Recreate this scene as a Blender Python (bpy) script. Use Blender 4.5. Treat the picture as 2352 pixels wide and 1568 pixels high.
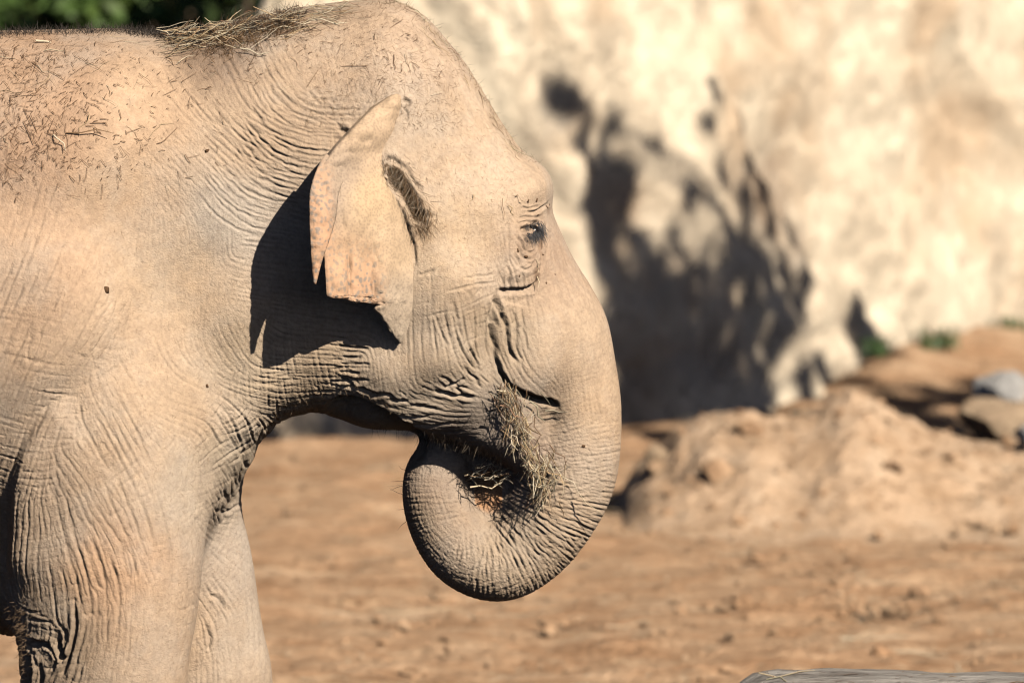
import bpy, math, random, time
import numpy as np
from mathutils import Vector, Matrix, Euler
T0 = time.time(); TL = []
random.seed(7); rng = np.random.default_rng(7)
for o in list(bpy.data.objects): bpy.data.objects.remove(o)
SC = bpy.context.scene
COL = SC.collection
# ------------------------------------------------------------------ camera
# picture units "V": 2352 x 1568; the lens looks level along +Y from 2.4 m, shifted down
FV, CX, YH, HC, CD = 11604.0, 1176.0, -25.0, 2.4, 12.0
cam = bpy.data.cameras.new('camera'); camo = bpy.data.objects.new('camera', cam); COL.objects.link(camo)
camo.location = (0, -CD, HC); camo.rotation_euler = (math.radians(90), 0, 0)
cam.sensor_width = 36; cam.lens = FV/2352*36; cam.shift_y = -(784-YH)/2352
cam.clip_start = 0.5; cam.clip_end = 2000
cam.dof.use_dof = True; cam.dof.focus_distance = CD-0.28; cam.dof.aperture_fstop = 3.7
SC.camera = camo
# ------------------------------------------------------------------ light
SUN = Vector((-0.492, 0.671, -0.555)).normalized()      # the way the light travels
elev = math.asin(-SUN.z)
w = bpy.data.worlds.new('World'); SC.world = w; w.use_nodes = True
nt = w.node_tree; bg = nt.nodes['Background']
sky = nt.nodes.new('ShaderNodeTexSky'); sky.sky_type = 'NISHITA'; sky.sun_disc = False
sky.air_density = .22; sky.dust_density = .35; sky.ozone_density = .3; sky.sun_elevation = elev; sky.sun_rotation = math.atan2(-SUN.x, -SUN.y)
nt.links.new(sky.outputs[0], bg.inputs[0]); bg.inputs[1].default_value = 0.05
sl = bpy.data.lights.new('sun', 'SUN'); sl.energy = 5.0; sl.angle = math.radians(0.5); sl.color = (1, 0.91, 0.78)
so = bpy.data.objects.new('sun', sl); COL.objects.link(so); so.location = (6, -9, 8)
so.rotation_euler = SUN.to_track_quat('-Z', 'Y').to_euler()
vs = SC.view_settings; vs.view_transform = 'Standard'; vs.look = 'None'; vs.gamma = 1; vs.exposure = 0.55
vs.use_curve_mapping = False
SC.render.engine = 'CYCLES'; SC.cycles.max_bounces = 4; SC.cycles.diffuse_bounces = 0; SC.cycles.filter_width = 1.15

# ------------------------------------------------------------------ helpers
def W3(vx, vy, y):                       # picture direction + known depth y -> place
    d = CD+y
    return Vector(((vx-CX)*d/FV, y, HC-(vy-YH)*d/FV))
def V2(x, y, z):
    d = CD+y
    return CX+FV*x/d, YH+FV*(HC-z)/d
def gy(vy): return HC*FV/(vy-YH)-CD      # depth of the level ground at picture height vy
def tag(o, label=None, cat=None, group=None, kind=None):
    if label: o['label'] = label
    if cat: o['category'] = cat
    if group: o['group'] = group
    if kind: o['kind'] = kind
    return o
def link(o, parent=None):
    COL.objects.link(o)
    if parent: o.parent = parent
    return o
def empty(name, loc=(0, 0, 0)):
    o = bpy.data.objects.new(name, None); o.location = loc; o.empty_display_size = .1
    return link(o)
def mesh_np(name, co, faces, mat, smooth=True, parent=None):
    co = np.asarray(co, np.float32); faces = np.asarray(faces, np.int32)
    me = bpy.data.meshes.new(name); n = faces.shape[1]
    me.vertices.add(len(co)); me.vertices.foreach_set('co', co.ravel())
    me.loops.add(faces.size); me.loops.foreach_set('vertex_index', faces.ravel())
    me.polygons.add(len(faces)); me.polygons.foreach_set('loop_start', np.arange(0, faces.size, n, dtype=np.int32))
    me.polygons.foreach_set('loop_total', np.full(len(faces), n, np.int32))
    me.polygons.foreach_set('use_smooth', np.full(len(faces), smooth, bool))
    me.update(); me.validate(); me.materials.append(mat)
    return link(bpy.data.objects.new(name, me), parent)
def set_col(o, name, rgb):
    a = o.data.color_attributes.new(name, 'FLOAT_COLOR', 'POINT')
    c = np.ones((len(o.data.vertices), 4), np.float32); c[:, :3] = rgb
    a.data.foreach_set('color', c.ravel())
def grid_faces(nu, nv):
    i = np.arange(nu*nv).reshape(nu, nv)
    return np.stack([i[:-1, :-1], i[1:, :-1], i[1:, 1:], i[:-1, 1:]], -1).reshape(-1, 4)
def smooth01(t): t = np.clip(t, 0, 1); return t*t*(3-2*t)
def catmull(P, n):
    P = np.asarray(P, float); Q = np.vstack([2*P[0]-P[1], P, 2*P[-1]-P[-2]]); out = []
    for i in range(1, len(Q)-2):
        t = np.linspace(0, 1, n, endpoint=False)[:, None]
        a, b, c, d = Q[i-1], Q[i], Q[i+1], Q[i+2]
        out.append(.5*((2*b)+(c-a)*t+(2*a-5*b+4*c-d)*t*t+(3*b-a-3*c+d)*t**3))
    out.append(P[-1:]); return np.vstack(out)
def vnoise(x, y, scale, seed):           # smooth value noise, arrays
    r = np.random.default_rng(seed).random((256, 256))
    u, v = x*scale, y*scale; i = np.floor(u).astype(int); j = np.floor(v).astype(int)
    a, b = smooth01(u-i), smooth01(v-j); i0, j0, i1, j1 = i & 255, j & 255, (i+1) & 255, (j+1) & 255
    return (r[i0, j0]*(1-a)*(1-b)+r[i1, j0]*a*(1-b)+r[i0, j1]*(1-a)*b+r[i1, j1]*a*b)*2-1
def fbm(x, y, scale, seed, octv=4, gain=.5):
    s = 0; a = 1
    for k in range(octv): s = s+a*vnoise(x, y, scale*2**k, seed+k); a *= gain
    return s
def blur1(a, s, ax):
    r = int(3*s)+1; k = np.exp(-.5*(np.arange(-r, r+1)/s)**2); k /= k.sum()
    p = [(0, 0)]*a.ndim; p[ax] = (r, r); b = np.pad(a, p, mode='edge'); out = 0; n = a.shape[ax]
    for i, kk in enumerate(k):
        sl_ = [slice(None)]*a.ndim; sl_[ax] = slice(i, i+n); out = out+np.float32(kk)*b[tuple(sl_)]
    return out
def seg_dist(px, py, P):                 # distance from points to a polyline, and the parameter 0..1 along it
    P = np.asarray(P, float); best = np.full(px.shape, 1e9); tt = np.zeros(px.shape); n = len(P)-1; side = np.zeros(px.shape)
    for i in range(n):
        ax, ay = P[i]; dx, dy = P[i+1]-P[i]; L = dx*dx+dy*dy+1e-9
        t = np.clip(((px-ax)*dx+(py-ay)*dy)/L, 0, 1)
        d = np.hypot(px-ax-t*dx, py-ay-t*dy); m = d < best
        best = np.where(m, d, best); tt = np.where(m, (i+t)/n, tt)
        side = np.where(m, np.sign(dx*(py-ay)-dy*(px-ax)), side)
    return best, tt, side
def shepard(px, py, pts, pw=3.0, eps=30.0):
    pts = np.asarray(pts, float); num = 0; den = 0
    for p in pts:
        wgt = 1.0/((px-p[0])**2+(py-p[1])**2+eps*eps)**(pw/2)
        num = num+wgt[..., None]*p[2:]; den = den+wgt
    return num/den[..., None]

# ------------------------------------------------------------------ materials
class NT:
    def __init__(s, name, rough=.9, spec=.25):
        s.m = bpy.data.materials.new(name); s.m.use_nodes = True; s.t = s.m.node_tree
        s.b = s.t.nodes['Principled BSDF']; s.b.inputs['Roughness'].default_value = rough
        s.b.inputs['Specular IOR Level'].default_value = spec
        s.co = s.n('ShaderNodeTexCoord').outputs['Object']
    def n(s, typ, **kw):
        nd = s.t.nodes.new(typ)
        for k, v in kw.items(): setattr(nd, k, v)
        return nd
    def set(s, sock, v):
        if hasattr(v, 'links') or isinstance(v, bpy.types.NodeSocket): s.t.links.new(v, sock)
        else: sock.default_value = v
    def noise(s, scale, detail=4, rough=.55, vec=None, dist=0.0):
        nd = s.n('ShaderNodeTexNoise'); s.set(nd.inputs['Vector'], vec or s.co); nd.inputs['Scale'].default_value = scale
        nd.inputs['Detail'].default_value = detail; nd.inputs['Roughness'].default_value = rough; nd.inputs['Distortion'].default_value = dist
        return nd.outputs[0]
    def voro(s, scale, feature='F1', vec=None):
        nd = s.n('ShaderNodeTexVoronoi', feature=feature); s.set(nd.inputs['Vector'], vec or s.co); nd.inputs['Scale'].default_value = scale
        return nd.outputs['Distance']
    def ramp(s, fac, stops):
        nd = s.n('ShaderNodeValToRGB'); s.set(nd.inputs[0], fac); e = nd.color_ramp.elements
        while len(e) < len(stops): e.new(.5)
        for el, (p, c) in zip(e, stops): el.position = p; el.color = (*c, 1) if len(c) == 3 else c
        return nd.outputs[0]
    def mix(s, fac, a, b, mode='MIX'):
        nd = s.n('ShaderNodeMix', data_type='RGBA', blend_type=mode); s.set(nd.inputs[0], fac)
        for k, v in ((6, a), (7, b)):
            if isinstance(v, tuple) and len(v) == 3: v = (*v, 1)
            s.set(nd.inputs[k], v)
        return nd.outputs[2]
    def math(s, op, a, b=0.0):
        nd = s.n('ShaderNodeMath', operation=op); s.set(nd.inputs[0], a); s.set(nd.inputs[1], b); return nd.outputs[0]
    def mapv(s, scale):
        nd = s.n('ShaderNodeMapping'); s.set(nd.inputs[0], s.co); nd.inputs['Scale'].default_value = scale; return nd.outputs[0]
    def attr(s, name): return s.n('ShaderNodeAttribute', attribute_name=name).outputs['Color']
    def rand(s): return s.n('ShaderNodeObjectInfo').outputs['Random']
    def bump(s, h, dist, strength=1.0, prev=None):
        nd = s.n('ShaderNodeBump'); s.set(nd.inputs['Height'], h); nd.inputs['Distance'].default_value = dist
        nd.inputs['Strength'].default_value = strength
        if prev: s.set(nd.inputs['Normal'], prev)
        return nd.outputs[0]
    def out(s, col, nrm=None):
        if isinstance(col, tuple): col = (*col, 1)
        s.set(s.b.inputs['Base Color'], col)
        if nrm: s.set(s.b.inputs['Normal'], nrm)
        return s.m
def mat_skin():
    t = NT('elephant_skin', .92, .15); base = t.attr('skin')
    n1 = t.noise(9, 5, .6); n2 = t.noise(120, 3, .6); n3 = t.noise(38, 4, .65)
    c = t.mix(.55, base, t.ramp(n1, [(.3, (.78, .74, .70)), (.7, (1.16, 1.14, 1.12))]), 'MULTIPLY')
    c = t.mix(.5, c, t.ramp(n3, [(.34, (.74, .74, .76)), (.62, (1.1, 1.08, 1.06))]), 'MULTIPLY')
    c = t.mix(t.ramp(t.noise(4.5, 5, .65), [(.45, (0,)*3), (.66, (.42,)*3)]), c, (.37, .32, .27))
    c = t.mix(.45, c, t.ramp(n2, [(.33, (.72, .70, .70)), (.6, (1.06, 1.06, 1.06))]), 'MULTIPLY')
    b = t.bump(t.noise(260, 3, .6), .0018, .8)
    b = t.bump(t.voro(150, 'DISTANCE_TO_EDGE'), .0018, .45, b)
    b = t.bump(t.noise(75, 5, .65, dist=1.2), .0045, .45, b)
    return t.out(c, b)
def mat_ear():
    t = NT('ear_skin', .9, .15); base = t.attr('skin')
    pk = t.n('ShaderNodeAttribute', attribute_name='pink').outputs['Fac']
    n1 = t.noise(12, 4); v = t.voro(95, 'SMOOTH_F1', vec=None)
    wob = t.math('ADD', v, t.math('MULTIPLY', t.math('SUBTRACT', t.noise(90, 3), .5), .5))
    dots = t.ramp(wob, [(.22, (1, 1, 1)), (.42, (0, 0, 0))])
    pinkc = t.mix(dots, (.55, .33, .205), (.27, .22, .185))
    fine = t.ramp(t.voro(170, 'SMOOTH_F1'), [(.2, (.78, .78, .8)), (.5, (1.06, 1.05, 1.04))]); base = t.mix(.8, base, fine, 'MULTIPLY')
    f = t.math('MULTIPLY', pk, t.ramp(t.noise(18, 4), [(.35, (.35,)*3), (.6, (1,)*3)]))
    c = t.mix(f, base, pinkc)
    c = t.mix(.5, c, t.ramp(n1, [(.3, (.8, .78, .76)), (.7, (1.15, 1.15, 1.15))]), 'MULTIPLY')
    b = t.bump(t.noise(240, 3), .0015, .7)
    b = t.bump(t.noise(60, 3, vec=t.mapv((1.6, 1, .5))), .004, .5, b)
    return t.out(c, b)
def mat_straw(name, stops):
    t = NT(name, .55, .35); c = t.ramp(t.rand(), stops)
    c = t.mix(.5, c, t.ramp(t.noise(60, 2), [(.3, (.7, .7, .7)), (.7, (1.15, 1.15, 1.15))]), 'MULTIPLY'); return t.out(c)
def mat_plain(name, col, rough=.8, var=.35, scale=30):
    t = NT(name, rough, .25)
    c = t.mix(1.0, col, t.ramp(t.noise(scale, 3), [(.25, (1-var,)*3), (.75, (1+var,)*3)]), 'MULTIPLY'); return t.out(c)
M = {}
M['skin'] = mat_skin(); M['ear'] = mat_ear()
M['straw'] = mat_straw('straw', [(0, (.44, .29, .15)), (.35, (.56, .43, .26)), (.6, (.28, .17, .09)), (.8, (.40, .36, .25)), (1, (.22, .11, .06))])
M['straw_pale'] = mat_straw('pale_straw', [(0, (.66, .53, .35)), (.5, (.52, .44, .32)), (1, (.68, .58, .42))])
M['straw_dark'] = mat_straw('dark_straw', [(0, (.16, .09, .05)), (.5, (.24, .15, .08)), (1, (.10, .06, .04))])
M['hair_dark'] = mat_plain('dark_hair', (.035, .027, .022), .6)
M['hair_brown'] = mat_plain('brown_hair', (.13, .075, .035), .6)
M['hair_pale'] = mat_plain('pale_hair', (.22, .17, .12), .6); M['hair_tan'] = mat_plain('tan_hair', (.24, .155, .09), .6)
M['hair_lash'] = mat_plain('lash_hair', (.05, .05, .055), .6)


# ================================================================== the setting
def mat_sand():
    t = NT('dry_sand', .95, .1)
    st = t.mapv((1.0, 3.2, 1.0))
    n1 = t.noise(1.3, 6, .62, vec=st); n2 = t.noise(14, 5, .65); n3 = t.noise(5, 5, .7, vec=t.mapv((.45, 2.2, 1)))
    c = t.ramp(n1, [(.25, (.30, .165, .085)), (.42, (.49, .295, .17)), (.60, (.61, .41, .26)), (.8, (.68, .50, .345))])
    c = t.mix(.7, c, t.ramp(n3, [(.3, (.74, .70, .67)), (.5, (1, 1, 1)), (.72, (1.15, 1.17, 1.18))]), 'MULTIPLY')
    c = t.mix(.5, c, t.ramp(n2, [(.3, (.65, .62, .6)), (.6, (1.1, 1.1, 1.1))]), 'MULTIPLY')
    c = t.mix(.8, c, t.ramp(t.noise(42, 4, .7, vec=t.mapv((.5, 1.6, 1))), [(.32, (.60, .56, .52)), (.5, (1, 1, 1)), (.7, (1.22, 1.24, 1.26))]), 'MULTIPLY')
    return t.out(c, t.bump(t.noise(30, 5, .7), .04, .8, t.bump(t.noise(6, 5, .65), .1, .6)))
def mat_rock(name, stops, sc=1.0, bumpd=.08):
    t = NT(name, .9, .2); n1 = t.noise(1.7*sc, 6, .6, dist=.6); n2 = t.noise(7*sc, 6, .65); n3 = t.noise(.9*sc, 4, .5)
    c = t.ramp(n1, stops); c = t.mix(.5, c, t.ramp(n2, [(.3, (.62, .6, .58)), (.65, (1.15, 1.13, 1.1))]), 'MULTIPLY')
    c = t.mix(t.ramp(n3, [(.52, (0, 0, 0)), (.66, (.55,)*3)]), c, (.50, .33, .20))
    if 'cream' in name:
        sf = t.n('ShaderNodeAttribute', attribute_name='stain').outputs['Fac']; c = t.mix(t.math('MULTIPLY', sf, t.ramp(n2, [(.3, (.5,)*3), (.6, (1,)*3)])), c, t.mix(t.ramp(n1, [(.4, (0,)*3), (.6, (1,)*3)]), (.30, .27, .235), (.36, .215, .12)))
    return t.out(c, t.bump(t.noise(9*sc, 6, .7), bumpd, .8))
M['sand'] = mat_sand()
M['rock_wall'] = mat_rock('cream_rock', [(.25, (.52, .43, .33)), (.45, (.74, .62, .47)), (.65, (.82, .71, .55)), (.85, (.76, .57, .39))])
M['rock_grey'] = mat_rock('grey_rock', [(.25, (.24, .23, .22)), (.5, (.42, .41, .40)), (.8, (.55, .54, .53))], 2.5, .04)
M['rock_brown'] = mat_rock('brown_rock', [(.25, (.26, .19, .13)), (.5, (.42, .31, .21)), (.8, (.50, .39, .28))], 2.5, .04)
def mat_leaf(name, a, b):
    t = NT(name, .55, .4); c = t.mix(t.rand(), a, b)
    c = t.mix(.8, c, t.ramp(t.noise(2.5, 3), [(.3, (.5, .5, .45)), (.7, (1.5, 1.45, 1.2))]), 'MULTIPLY')
    t.b.inputs['Transmission Weight'].default_value = 0
    return t.out(c)
M['leaf'] = mat_leaf('green_leaf', (.05, .10, .025), (.09, .13, .035))
M['leaf_dark'] = mat_leaf('dark_leaf', (.018, .035, .012), (.03, .05, .018))
M['grass'] = mat_leaf('grass_blade', (.06, .12, .04), (.09, .13, .06))
M['wood'] = mat_plain('tree_bark', (.12, .085, .06), .9, .5, 8)
# wall foot in plan
WP = [(-900, 17.5), (100, 16.6), (380, 15.4), (650, 14.8), (1100, 15.1), (1430, 15.7), (1750, 16.8), (2000, 18.4), (2352, 20.3), (2800, 22.5), (3600, 24.5)]
WPL = catmull([((v-CX)*(CD+y)/FV, y) for v, y in WP], 40)
xs = np.concatenate([np.linspace(-220, -7, 24), np.arange(-6, 7, .055), np.linspace(8, 220, 24)])
ys = np.concatenate([np.linspace(-40, 3, 30), np.arange(3.1, 23, .06), np.linspace(24, 900, 40)])
GX, GY = np.meshgrid(xs, ys, indexing='ij')
near = np.clip(np.minimum(7-np.abs(GX), np.minimum(GY-3, 24-GY)), 0, 1)
GH = near*(.030*fbm(GX, GY*1.6, 1.1, 40, 3)+.022*fbm(GX, GY, 5, 44, 4, .6)-.012)
wd, _, ws = seg_dist(GX, GY, WPL)
GH += np.clip(near, 0, 1)*.26*np.clip(1-wd/1.5, 0, 1)**1.5*np.clip((GX-1.5)/.9, 0, 1)
tag(mesh_np('ground', np.stack([GX, GY, GH], -1).reshape(-1, 3), grid_faces(*GX.shape), M['sand']), kind='structure')
# added dark ground, out of view on the camera side, to cut bounced light
bx, by = np.meshgrid(np.linspace(-60, 60, 80), np.linspace(-60, -3.2, 60), indexing='ij')
M['dark_bank'] = mat_plain('unseen_dark_bank', (.035, .045, .02), .9, .5, 3)
tag(mesh_np('unseen_dark_bank', np.stack([bx, by, .05+np.clip((-3.2-by)*.1, 0, .5)+.08*fbm(bx, by, .8, 97, 3)*np.clip(-3.4-by, 0, 1)], -1).reshape(-1, 3), grid_faces(80, 60), M['dark_bank']), kind='structure')
# rock face
s_ = np.linspace(0, 1, 420); Pw = np.stack([np.interp(s_, np.linspace(0, 1, len(WPL)), WPL[:, k_]) for k_ in (0, 1)], 1)
tan = np.gradient(Pw, axis=0); tan /= np.linalg.norm(tan, axis=1)[:, None]; nrm = np.stack([tan[:, 1], -tan[:, 0]], 1)
vp = CX+FV*Pw[:, 0]/(CD+Pw[:, 1])
topv = np.interp(vp, [-900, 150, 330, 400, 455, 520, 580, 700, 900, 3600], [.8, 1.2, 1.75, 2.12, 2.22, 2.42, 2.9, 3.7, 4.6, 5.4])
tz = np.linspace(0, 1, 130)
ZW = -.3+(topv[:, None]+.3)*tz[None]
SX = np.repeat((s_*np.hypot(*np.diff(Pw, axis=0).T).sum())[:, None], 130, 1)
r1 = fbm(SX+.45*ZW, ZW, .8, 60, 3); r2 = np.abs(fbm(SX*1.1+.9*ZW, ZW*.7, 1.7, 64, 4)); r3 = fbm(SX, ZW, 5, 68, 3)
r2 = np.abs(fbm(SX*1.0+1.3*ZW, ZW*.5, 1.2, 64, 4)); off = .10*r1+.06*(1-r2)+.03*r3-.06*ZW
off -= .10*np.exp(-((vp[:, None]-1275-.9*(100*(1.9-ZW)))/45)**2-((ZW-1.95)/.22)**2)     # cleft
rnd = np.clip((tz[None]-.82)/.18, 0, 1)**2; off -= 1.2*rnd*(.4+.5*(topv[:, None] < 3))
RWX = Pw[:, :1]+nrm[:, :1]*off; RWY = Pw[:, 1:]+nrm[:, 1:]*off
back = np.stack([RWX[:, -1], RWY[:, -1]+6, topv*.9-.4], -1)[:, None]
cw = np.concatenate([np.stack([RWX, RWY, ZW+.05*r3*(tz > .1)], -1), back], 1)
rwo = tag(mesh_np('rock_wall', cw.reshape(-1, 3), grid_faces(420, 131)[:, ::-1], M['rock_wall']), kind='structure')
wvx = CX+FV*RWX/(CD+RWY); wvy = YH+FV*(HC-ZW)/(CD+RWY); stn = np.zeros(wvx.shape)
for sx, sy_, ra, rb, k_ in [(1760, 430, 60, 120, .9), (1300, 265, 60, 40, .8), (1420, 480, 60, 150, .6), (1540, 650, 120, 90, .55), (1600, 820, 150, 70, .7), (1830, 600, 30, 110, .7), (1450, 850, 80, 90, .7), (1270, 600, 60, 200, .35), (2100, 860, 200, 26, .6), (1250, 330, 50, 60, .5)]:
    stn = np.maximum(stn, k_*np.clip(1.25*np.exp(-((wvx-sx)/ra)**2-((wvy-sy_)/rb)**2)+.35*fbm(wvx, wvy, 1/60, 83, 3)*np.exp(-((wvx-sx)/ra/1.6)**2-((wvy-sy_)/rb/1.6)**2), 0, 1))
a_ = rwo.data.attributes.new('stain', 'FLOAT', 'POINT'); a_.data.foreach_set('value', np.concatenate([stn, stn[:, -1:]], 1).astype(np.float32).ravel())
# heap of dug sand
def mat_dug():
    t = NT('dug_sand', .95, .1); c = t.ramp(t.noise(5, 6, .65), [(.28, (.42, .27, .16)), (.5, (.60, .42, .28)), (.75, (.68, .51, .36))])
    c = t.mix(.7, c, t.ramp(t.noise(30, 4, .7), [(.32, (.62, .58, .55)), (.55, (1.05, 1.05, 1.05))]), 'MULTIPLY')
    return t.out(c, t.bump(t.noise(26, 5, .7), .05, .8))
M['dug_sand'] = mat_dug()
mxs = np.linspace(.2, 3.9, 260); mys = np.linspace(9.9, 13.4, 220); MXg, MYg = np.meshgrid(mxs, mys, indexing='ij')
hv = CX+FV*MXg/(CD+11.5)
tp = np.interp(hv, [1380, 1440, 1500, 1560, 1640, 1700, 1800, 1870, 1915, 1950, 1990, 2050, 2130, 2230, 2352, 2480, 2600], [1190, 1110, 1045, 990, 955, 950, 966, 940, 905, 895, 905, 950, 990, 1015, 1012, 1050, 1190])
zt = 1.02*np.maximum(HC-(tp-YH)*(CD+11.5)/FV, 0)
sy = np.where(MYg < 11.5, .85, .8)
mh_ = zt*np.exp(-(np.abs(MYg-11.5-.12*fbm(MXg, MYg*0, .9, 70, 2))/sy)**2.2)
am = np.clip(mh_/.15, 0, 1)
mh_ = mh_+am*(.026*fbm(MXg, MYg, 3.2, 72, 5, .62)+.026*np.maximum(fbm(MXg, MYg, 8, 77, 3)-.1, 0)-.10*np.exp(-((MXg-.74)/.10)**2-((MYg-11.0)/.16)**2))-.06*(1-am)
tag(mesh_np('sand_mound', np.stack([MXg, MYg, mh_], -1).reshape(-1, 3), grid_faces(260, 220), M['dug_sand']), kind='structure')
def icos(sub):
    bm_ = __import__('bmesh').new(); __import__('bmesh').ops.create_icosphere(bm_, subdivisions=sub, radius=1)
    bm_.verts.ensure_lookup_table(); v = np.array([q_.co[:] for q_ in bm_.verts]); f = np.array([[q_.index for q_ in p.verts] for p in bm_.faces]); bm_.free(); return v, f
IV4, IF4 = icos(4); IV1, IF1 = icos(1)
def rock(name, loc, size, seed, mat, label, group=None):
    r = np.random.default_rng(seed); v = IV4.copy()
    for i in range(16):                   # knock flats off a ball
        n = r.normal(size=3); n /= np.linalg.norm(n); h = r.uniform(.5, .8); d = v@n; m = d > h; v[m] -= np.outer((d[m]-h)*.9, n)
    v *= 1+.05*fbm(v[:, 0]+v[:, 2]*.7, v[:, 1]-v[:, 2]*.6, 3, seed, 4)[:, None]
    o = mesh_np(name, v*np.array(size)*1.08, IF4, mat, False); o.location = loc; o.rotation_euler = (r.uniform(-.2, .2), r.uniform(-.2, .2), r.uniform(0, 6))
    return tag(o, label, 'rock', group)
def on(vx, vy, y): p = W3(vx, vy, y); return p
rock('boulder', on(2318, 925, 11.9), (.21, .2, .17), 3, M['rock_grey'], 'pale grey rock on top of the rubble beside the sand heap')
rock('boulder', on(2300, 972, 11.7), (.20, .2, .13), 5, M['rock_brown'], 'brown rock under the pale grey rock on the sand heap')
rock('boulder', on(2362, 1000, 11.3), (.07, .08, .06), 9, M['rock_grey'], 'small whitish stone half buried in the sand heap below the rubble')
rock('boulder', on(2400, 960, 11.8), (.25, .2, .20), 11, M['rock_brown'], 'broad brown rock at the edge of the rubble heap')
rock('boulder', on(1508, 1040, 11.25), (.06, .05, .05), 13, M['rock_brown'], 'lump of dark soil at the foot of the sand heap')
def leaves(C, R, n, size, seed, flat=1.0):
    r = np.random.default_rng(seed); C = np.asarray(C); k_ = r.integers(0, len(C), n)
    d = r.normal(size=(n, 3)); d /= np.linalg.norm(d, axis=1)[:, None]; rr_ = r.random(n)**.45
    c = C[k_]+d*(np.asarray(R)[k_]*rr_)[:, None]*np.array([1, 1, flat])
    a = r.normal(size=(n, 3)); a /= np.linalg.norm(a, axis=1)[:, None]; b = np.cross(a, r.normal(size=(n, 3))); b /= np.linalg.norm(b, axis=1)[:, None]
    s = size*(.6+.8*r.random(n))[:, None]; q_ = np.stack([c-a*s, c-b*s*.4+a*s*.1, c+a*s, c+b*s*.4+a*s*.1], 1)
    return q_.reshape(-1, 3), np.arange(4*n).reshape(-1, 4)
def limb(P, R, n=7):
    P = catmull(P, 5); R = np.interp(np.linspace(0, 1, len(P)), np.linspace(0, 1, len(R)), R); rings = []
    for i, p in enumerate(P):
        t_ = P[min(i+1, len(P)-1)]-P[max(i-1, 0)]; t_ /= np.linalg.norm(t_)+1e-9; u = np.cross(t_, (0.3, 1, .2)); u /= np.linalg.norm(u); v = np.cross(t_, u)
        a = np.linspace(0, 2*math.pi, n, endpoint=False); rings.append(p+R[i]*(np.cos(a)[:, None]*u+np.sin(a)[:, None]*v))
    co_ = np.vstack(rings); f = []
    for i in range(len(P)-1):
        for j in range(n): f.append((i*n+j, i*n+(j+1) % n, (i+1)*n+(j+1) % n, (i+1)*n+j))
    return co_, np.array(f)
def join(parts):
    co_, fa, k_ = [], [], 0
    for c, f in parts: co_.append(c); fa.append(f+k_); k_ += len(c)
    return np.vstack(co_), np.vstack(fa)
# the tree off to the right whose shade falls on the rock face: picture spot of the shade, size, leaf count
SH = [(1265, 205, 22, 26), (1300, 235, 26, 34), (1345, 262, 22, 24), (1420, 262, 18, 16), (1400, 330, 20, 22), (1440, 405, 38, 90), (1500, 330, 22, 8), (1340, 330, 26, 14), (1420, 470, 40, 30), (1560, 480, 30, 8), (1640, 420, 26, 8), (1700, 470, 30, 16), (1760, 420, 34, 14), (1650, 620, 34, 16), (1530, 600, 40, 18), (1590, 660, 36, 24), (1700, 560, 30, 14), (1375, 390, 26, 30), (1368, 470, 34, 60), (1385, 545, 40, 80), (1400, 625, 44, 100), (1462, 560, 28, 30), (1480, 645, 40, 70), (1425, 705, 50, 120),
      (1500, 722, 48, 110), (1556, 700, 34, 50), (1400, 785, 50, 110), (1462, 805, 50, 120), (1535, 785, 50, 110), (1605, 765, 42, 70), (1650, 725, 32, 40), (1450, 865, 54, 140), (1525, 855, 52, 120), (1605, 835, 48, 90), (1670, 800, 34, 46), (1705, 655, 32, 50), (1745, 605, 30, 40), (1722, 380, 20, 18), (1780, 520, 22, 20),
      (1838, 520, 22, 34), (1856, 595, 22, 36), (1805, 640, 38, 70), (1760, 690, 34, 60), (1842, 655, 22, 34), (1700, 285, 16, 12), (1620, 235, 14, 10), (1600, 310, 16, 14), (1440, 930, 56, 170), (1530, 935, 56, 150), (1610, 925, 48, 110), (1690, 905, 40, 60), (1760, 900, 36, 46), (1820, 890, 30, 30), (640, 990, 40, 30), (720, 990, 46, 50), (800, 985, 46, 90), (900, 985, 46, 90), (990, 985, 46, 90), (1480, 960, 50, 120), (1570, 965, 50, 120), (1100, 990, 46, 80), (1200, 985, 46, 80), (1320, 975, 46, 100),
      (1720, 740, 40, 80), (1780, 745, 40, 80), (1830, 725, 30, 60), (1700, 790, 34, 60), (1770, 800, 30, 40), (1840, 780, 20, 20), (1660, 860, 40, 60), (1740, 850, 34, 40), (1650, 950, 40, 70), (1740, 945, 40, 60), (1830, 940, 36, 44)]
tr0 = np.array((6.3, 9.7, 0.)); LC, LR, LN = [], [], []
lrng = np.random.default_rng(4)
for sx, sy_, sr, sn in SH:
    wy = np.interp(sx, [p[0] for p in WP], [p[1] for p in WP])+.02
    p = np.array(W3(sx, sy_, wy)); tt = 9.4+lrng.uniform(-1.4, 2.6); LC.append(p-np.array(SUN)*tt); LR.append(sr*(CD+wy)/FV*(1.9 if sr < 24 and sy_ < 345 else 1.4)); LN.append(int(sn*(1.3 if sr < 24 and sy_ < 345 else 2.8 if sy_ < 640 else 1.8)))
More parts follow.
